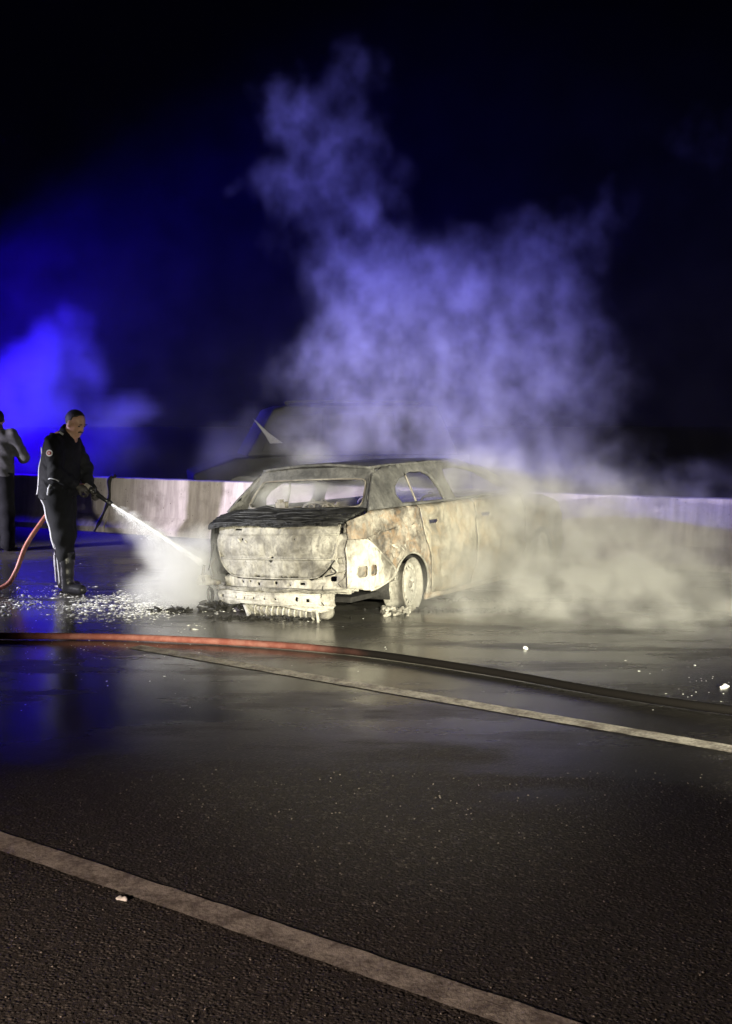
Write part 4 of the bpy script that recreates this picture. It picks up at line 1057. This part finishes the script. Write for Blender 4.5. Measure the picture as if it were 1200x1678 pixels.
STEAM = [
    (1.13, 10.70, 0.78, 0.73, 0.50, 0.51, 0.39), (1.68, 10.60, 0.67, 0.84, 0.60, 0.61, 0.52), (2.00, 10.50, 0.51, 0.83, 0.60, 0.61, 0.56), (1.26, 9.90, 0.31, 0.78, 0.35, 0.47, 0.80),
    (0.69, 9.30, 0.09, 0.54, 0.25, 0.17, 0.70), (1.14, 9.30, 0.12, 0.73, 0.35, 0.27, 1.10), (1.63, 9.30, 0.12, 0.88, 0.40, 0.34, 1.20), (2.23, 9.30, 0.09, 0.98, 0.50, 0.32, 1.20),
    (2.84, 9.20, 0.01, 0.73, 0.50, 0.27, 1.20), (2.16, 10.20, 0.27, 1.07, 0.60, 0.48, 1.00), (3.20, 11.00, 0.40, 1.16, 0.50, 0.58, 0.32), (2.72, 11.20, 0.62, 0.94, 0.50, 0.47, 0.35),
    (2.16, 11.40, 0.96, 0.78, 0.50, 0.54, 0.24), (2.29, 8.60, -0.00, 0.91, 0.40, 0.14, 0.60), (1.00, 10.30, 1.02, 0.65, 0.45, 0.28, 0.55), (1.55, 10.50, 0.85, 0.70, 0.50, 0.35, 0.60),
    (-0.62, 10.10, 0.98, 0.34, 0.34, 0.17, 2.6), (-0.85, 10.05, 0.97, 0.18, 0.24, 0.15, 2.2), (-0.70, 9.95, 1.10, 0.20, 0.22, 0.14, 1.3), (-0.25, 10.30, 0.98, 0.38, 0.34, 0.15, 2.6),
    (0.15, 10.60, 0.97, 0.38, 0.34, 0.15, 2.4), (0.46, 10.95, 0.95, 0.36, 0.34, 0.16, 2.2), (-0.55, 10.2, 1.28, 0.30, 0.30, 0.14, .8),
    (1.00, 10.40, 1.05, 0.45, 0.40, 0.28, 1.2), (1.45, 10.6, 0.90, 0.55, 0.45, 0.36, 1.2), (1.95, 10.6, 0.55, 0.6, 0.5, 0.40, .8), (0.85, 10.0, 0.60, 0.35, 0.30, 0.40, 0.45),
    (2.9, 11.0, .55, .8, .5, .40, .22), (3.7, 10.6, .35, .8, .5, .35, .22), (3.2, 9.3, .08, .8, .4, .22, 1.2)]
BANK = [
    (-5.67, 18.50, 1.86,  0.73, 0.60, 0.54,  1.00), (-5.22, 18.50, 2.25,  0.58, 0.60, 0.54,  1.00), (-4.83, 18.50, 2.63,  0.49, 0.50, 0.54,  1.00), (-4.55, 18.50, 3.01,  0.29, 0.40, 0.44,  0.80),
    (-4.50, 18.50, 2.39,  0.44, 0.50, 0.58,  0.55), (-5.24, 18.50, 1.62,  1.07, 0.70, 0.58,  0.50), (-3.93, 18.50, 1.74,  0.73, 0.50, 0.25,  0.55), (-4.23, 18.50, 1.38,  0.58, 0.50, 0.54,  0.60),
    (-4.77, 18.50, 1.04,  1.46, 0.70, 0.58,  0.35), (-5.83, 18.50, 1.14,  1.17, 0.70, 0.68,  0.45), (-4.90, 18.80, 2.79,  3.27, 1.60, 3.27,  0.012), (-5.46, 18.80, 4.15,  1.98, 1.30, 2.18,  0.015),
    (-1.99, 17.20, 0.99,  0.50, 0.50, 0.54,  0.50), (-1.72, 17.20, 1.30,  0.27, 0.40, 0.45,  0.35),
    (-3.5, 18.6, 3.2, 9.5, 2.2, 7.0, .009), (2.5, 18.2, 2.0, 8.0, 2.0, 5.5, .007)]
smoke('smoke_plume', PLUME, (-2.2, 9.9, .55), (5.0, 13.9, 5.9), .037, smoke_mat('grey_smoke', (.90, .90, .93), .95, .1), warp=((.8, .7), (2.4, .26), (6.5, .07)), nscale=3.2, cut=(.40, .68), floor_=.08, cutoff=.02, stretch=(1.1, 1.1, .9), label='blue-lit smoke plume rising from the burnt car')
smoke('steam', STEAM, (-1.8, 8.4, .02), (4.8, 12.4, 1.8), .036, smoke_mat('white_steam', (.97, .97, .96), 3.6, .1), warp=((1.1, .40), (3.4, .16)), nscale=3.6, cut=(.40, .70), floor_=.06, edge=(0.0, 1.6), label='pale steam drifting low around the burnt car', seed=3.3)
smoke('smoke_bank', BANK, (-9.5, 16.4, .02), (7.5, 20.6, 8.6), .10, smoke_mat('far_smoke', (.92, .92, .94), 2.0), warp=((.7, .30), (2.2, .12)), nscale=1.3, cut=(.34,.62), floor_=.2, cutoff=0.0, label='deep blue smoke bank behind the men at the left', seed=8.1)
# mist falling off the water jet
MIST = []
for t, s in ((.12, .30), (.3, .5), (.5, .75), (.7, .95), (.88, 1.1), (1.0, 1.2)):
    p = J0 + JD * t; h = .05 + .30 * t
    MIST.append((p.x - .05 * t, p.y, max(.12, p.z - h * .55), .07 + .22 * t, .07 + .20 * t, h * .95, s))
MIST += [(J0.x + JD.x * t, J0.y + JD.y * t, J0.z + JD.z * t, .05 + .06 * t, .05 + .06 * t, .03 + .06 * t, 3.0) for t in (.1, .25, .4, .55, .7, .85, .98)]
MIST += [(-1.62, 9.85, .12, .45, .35, .22, .8), (-1.40, 9.74, .45, .18, .18, .25, 1.0)]
smoke('water_mist', MIST, (-2.6, 9.2, .015), (-1.0, 10.8, 1.05), .026, smoke_mat('water_mist', (.98, .98, .98), 7.5, .0), warp=((3.0, .05), (8.0, .02)), nscale=5.0, cut=(.25, .6), floor_=.45, label='white water mist fanning below the jet', seed=5.0)
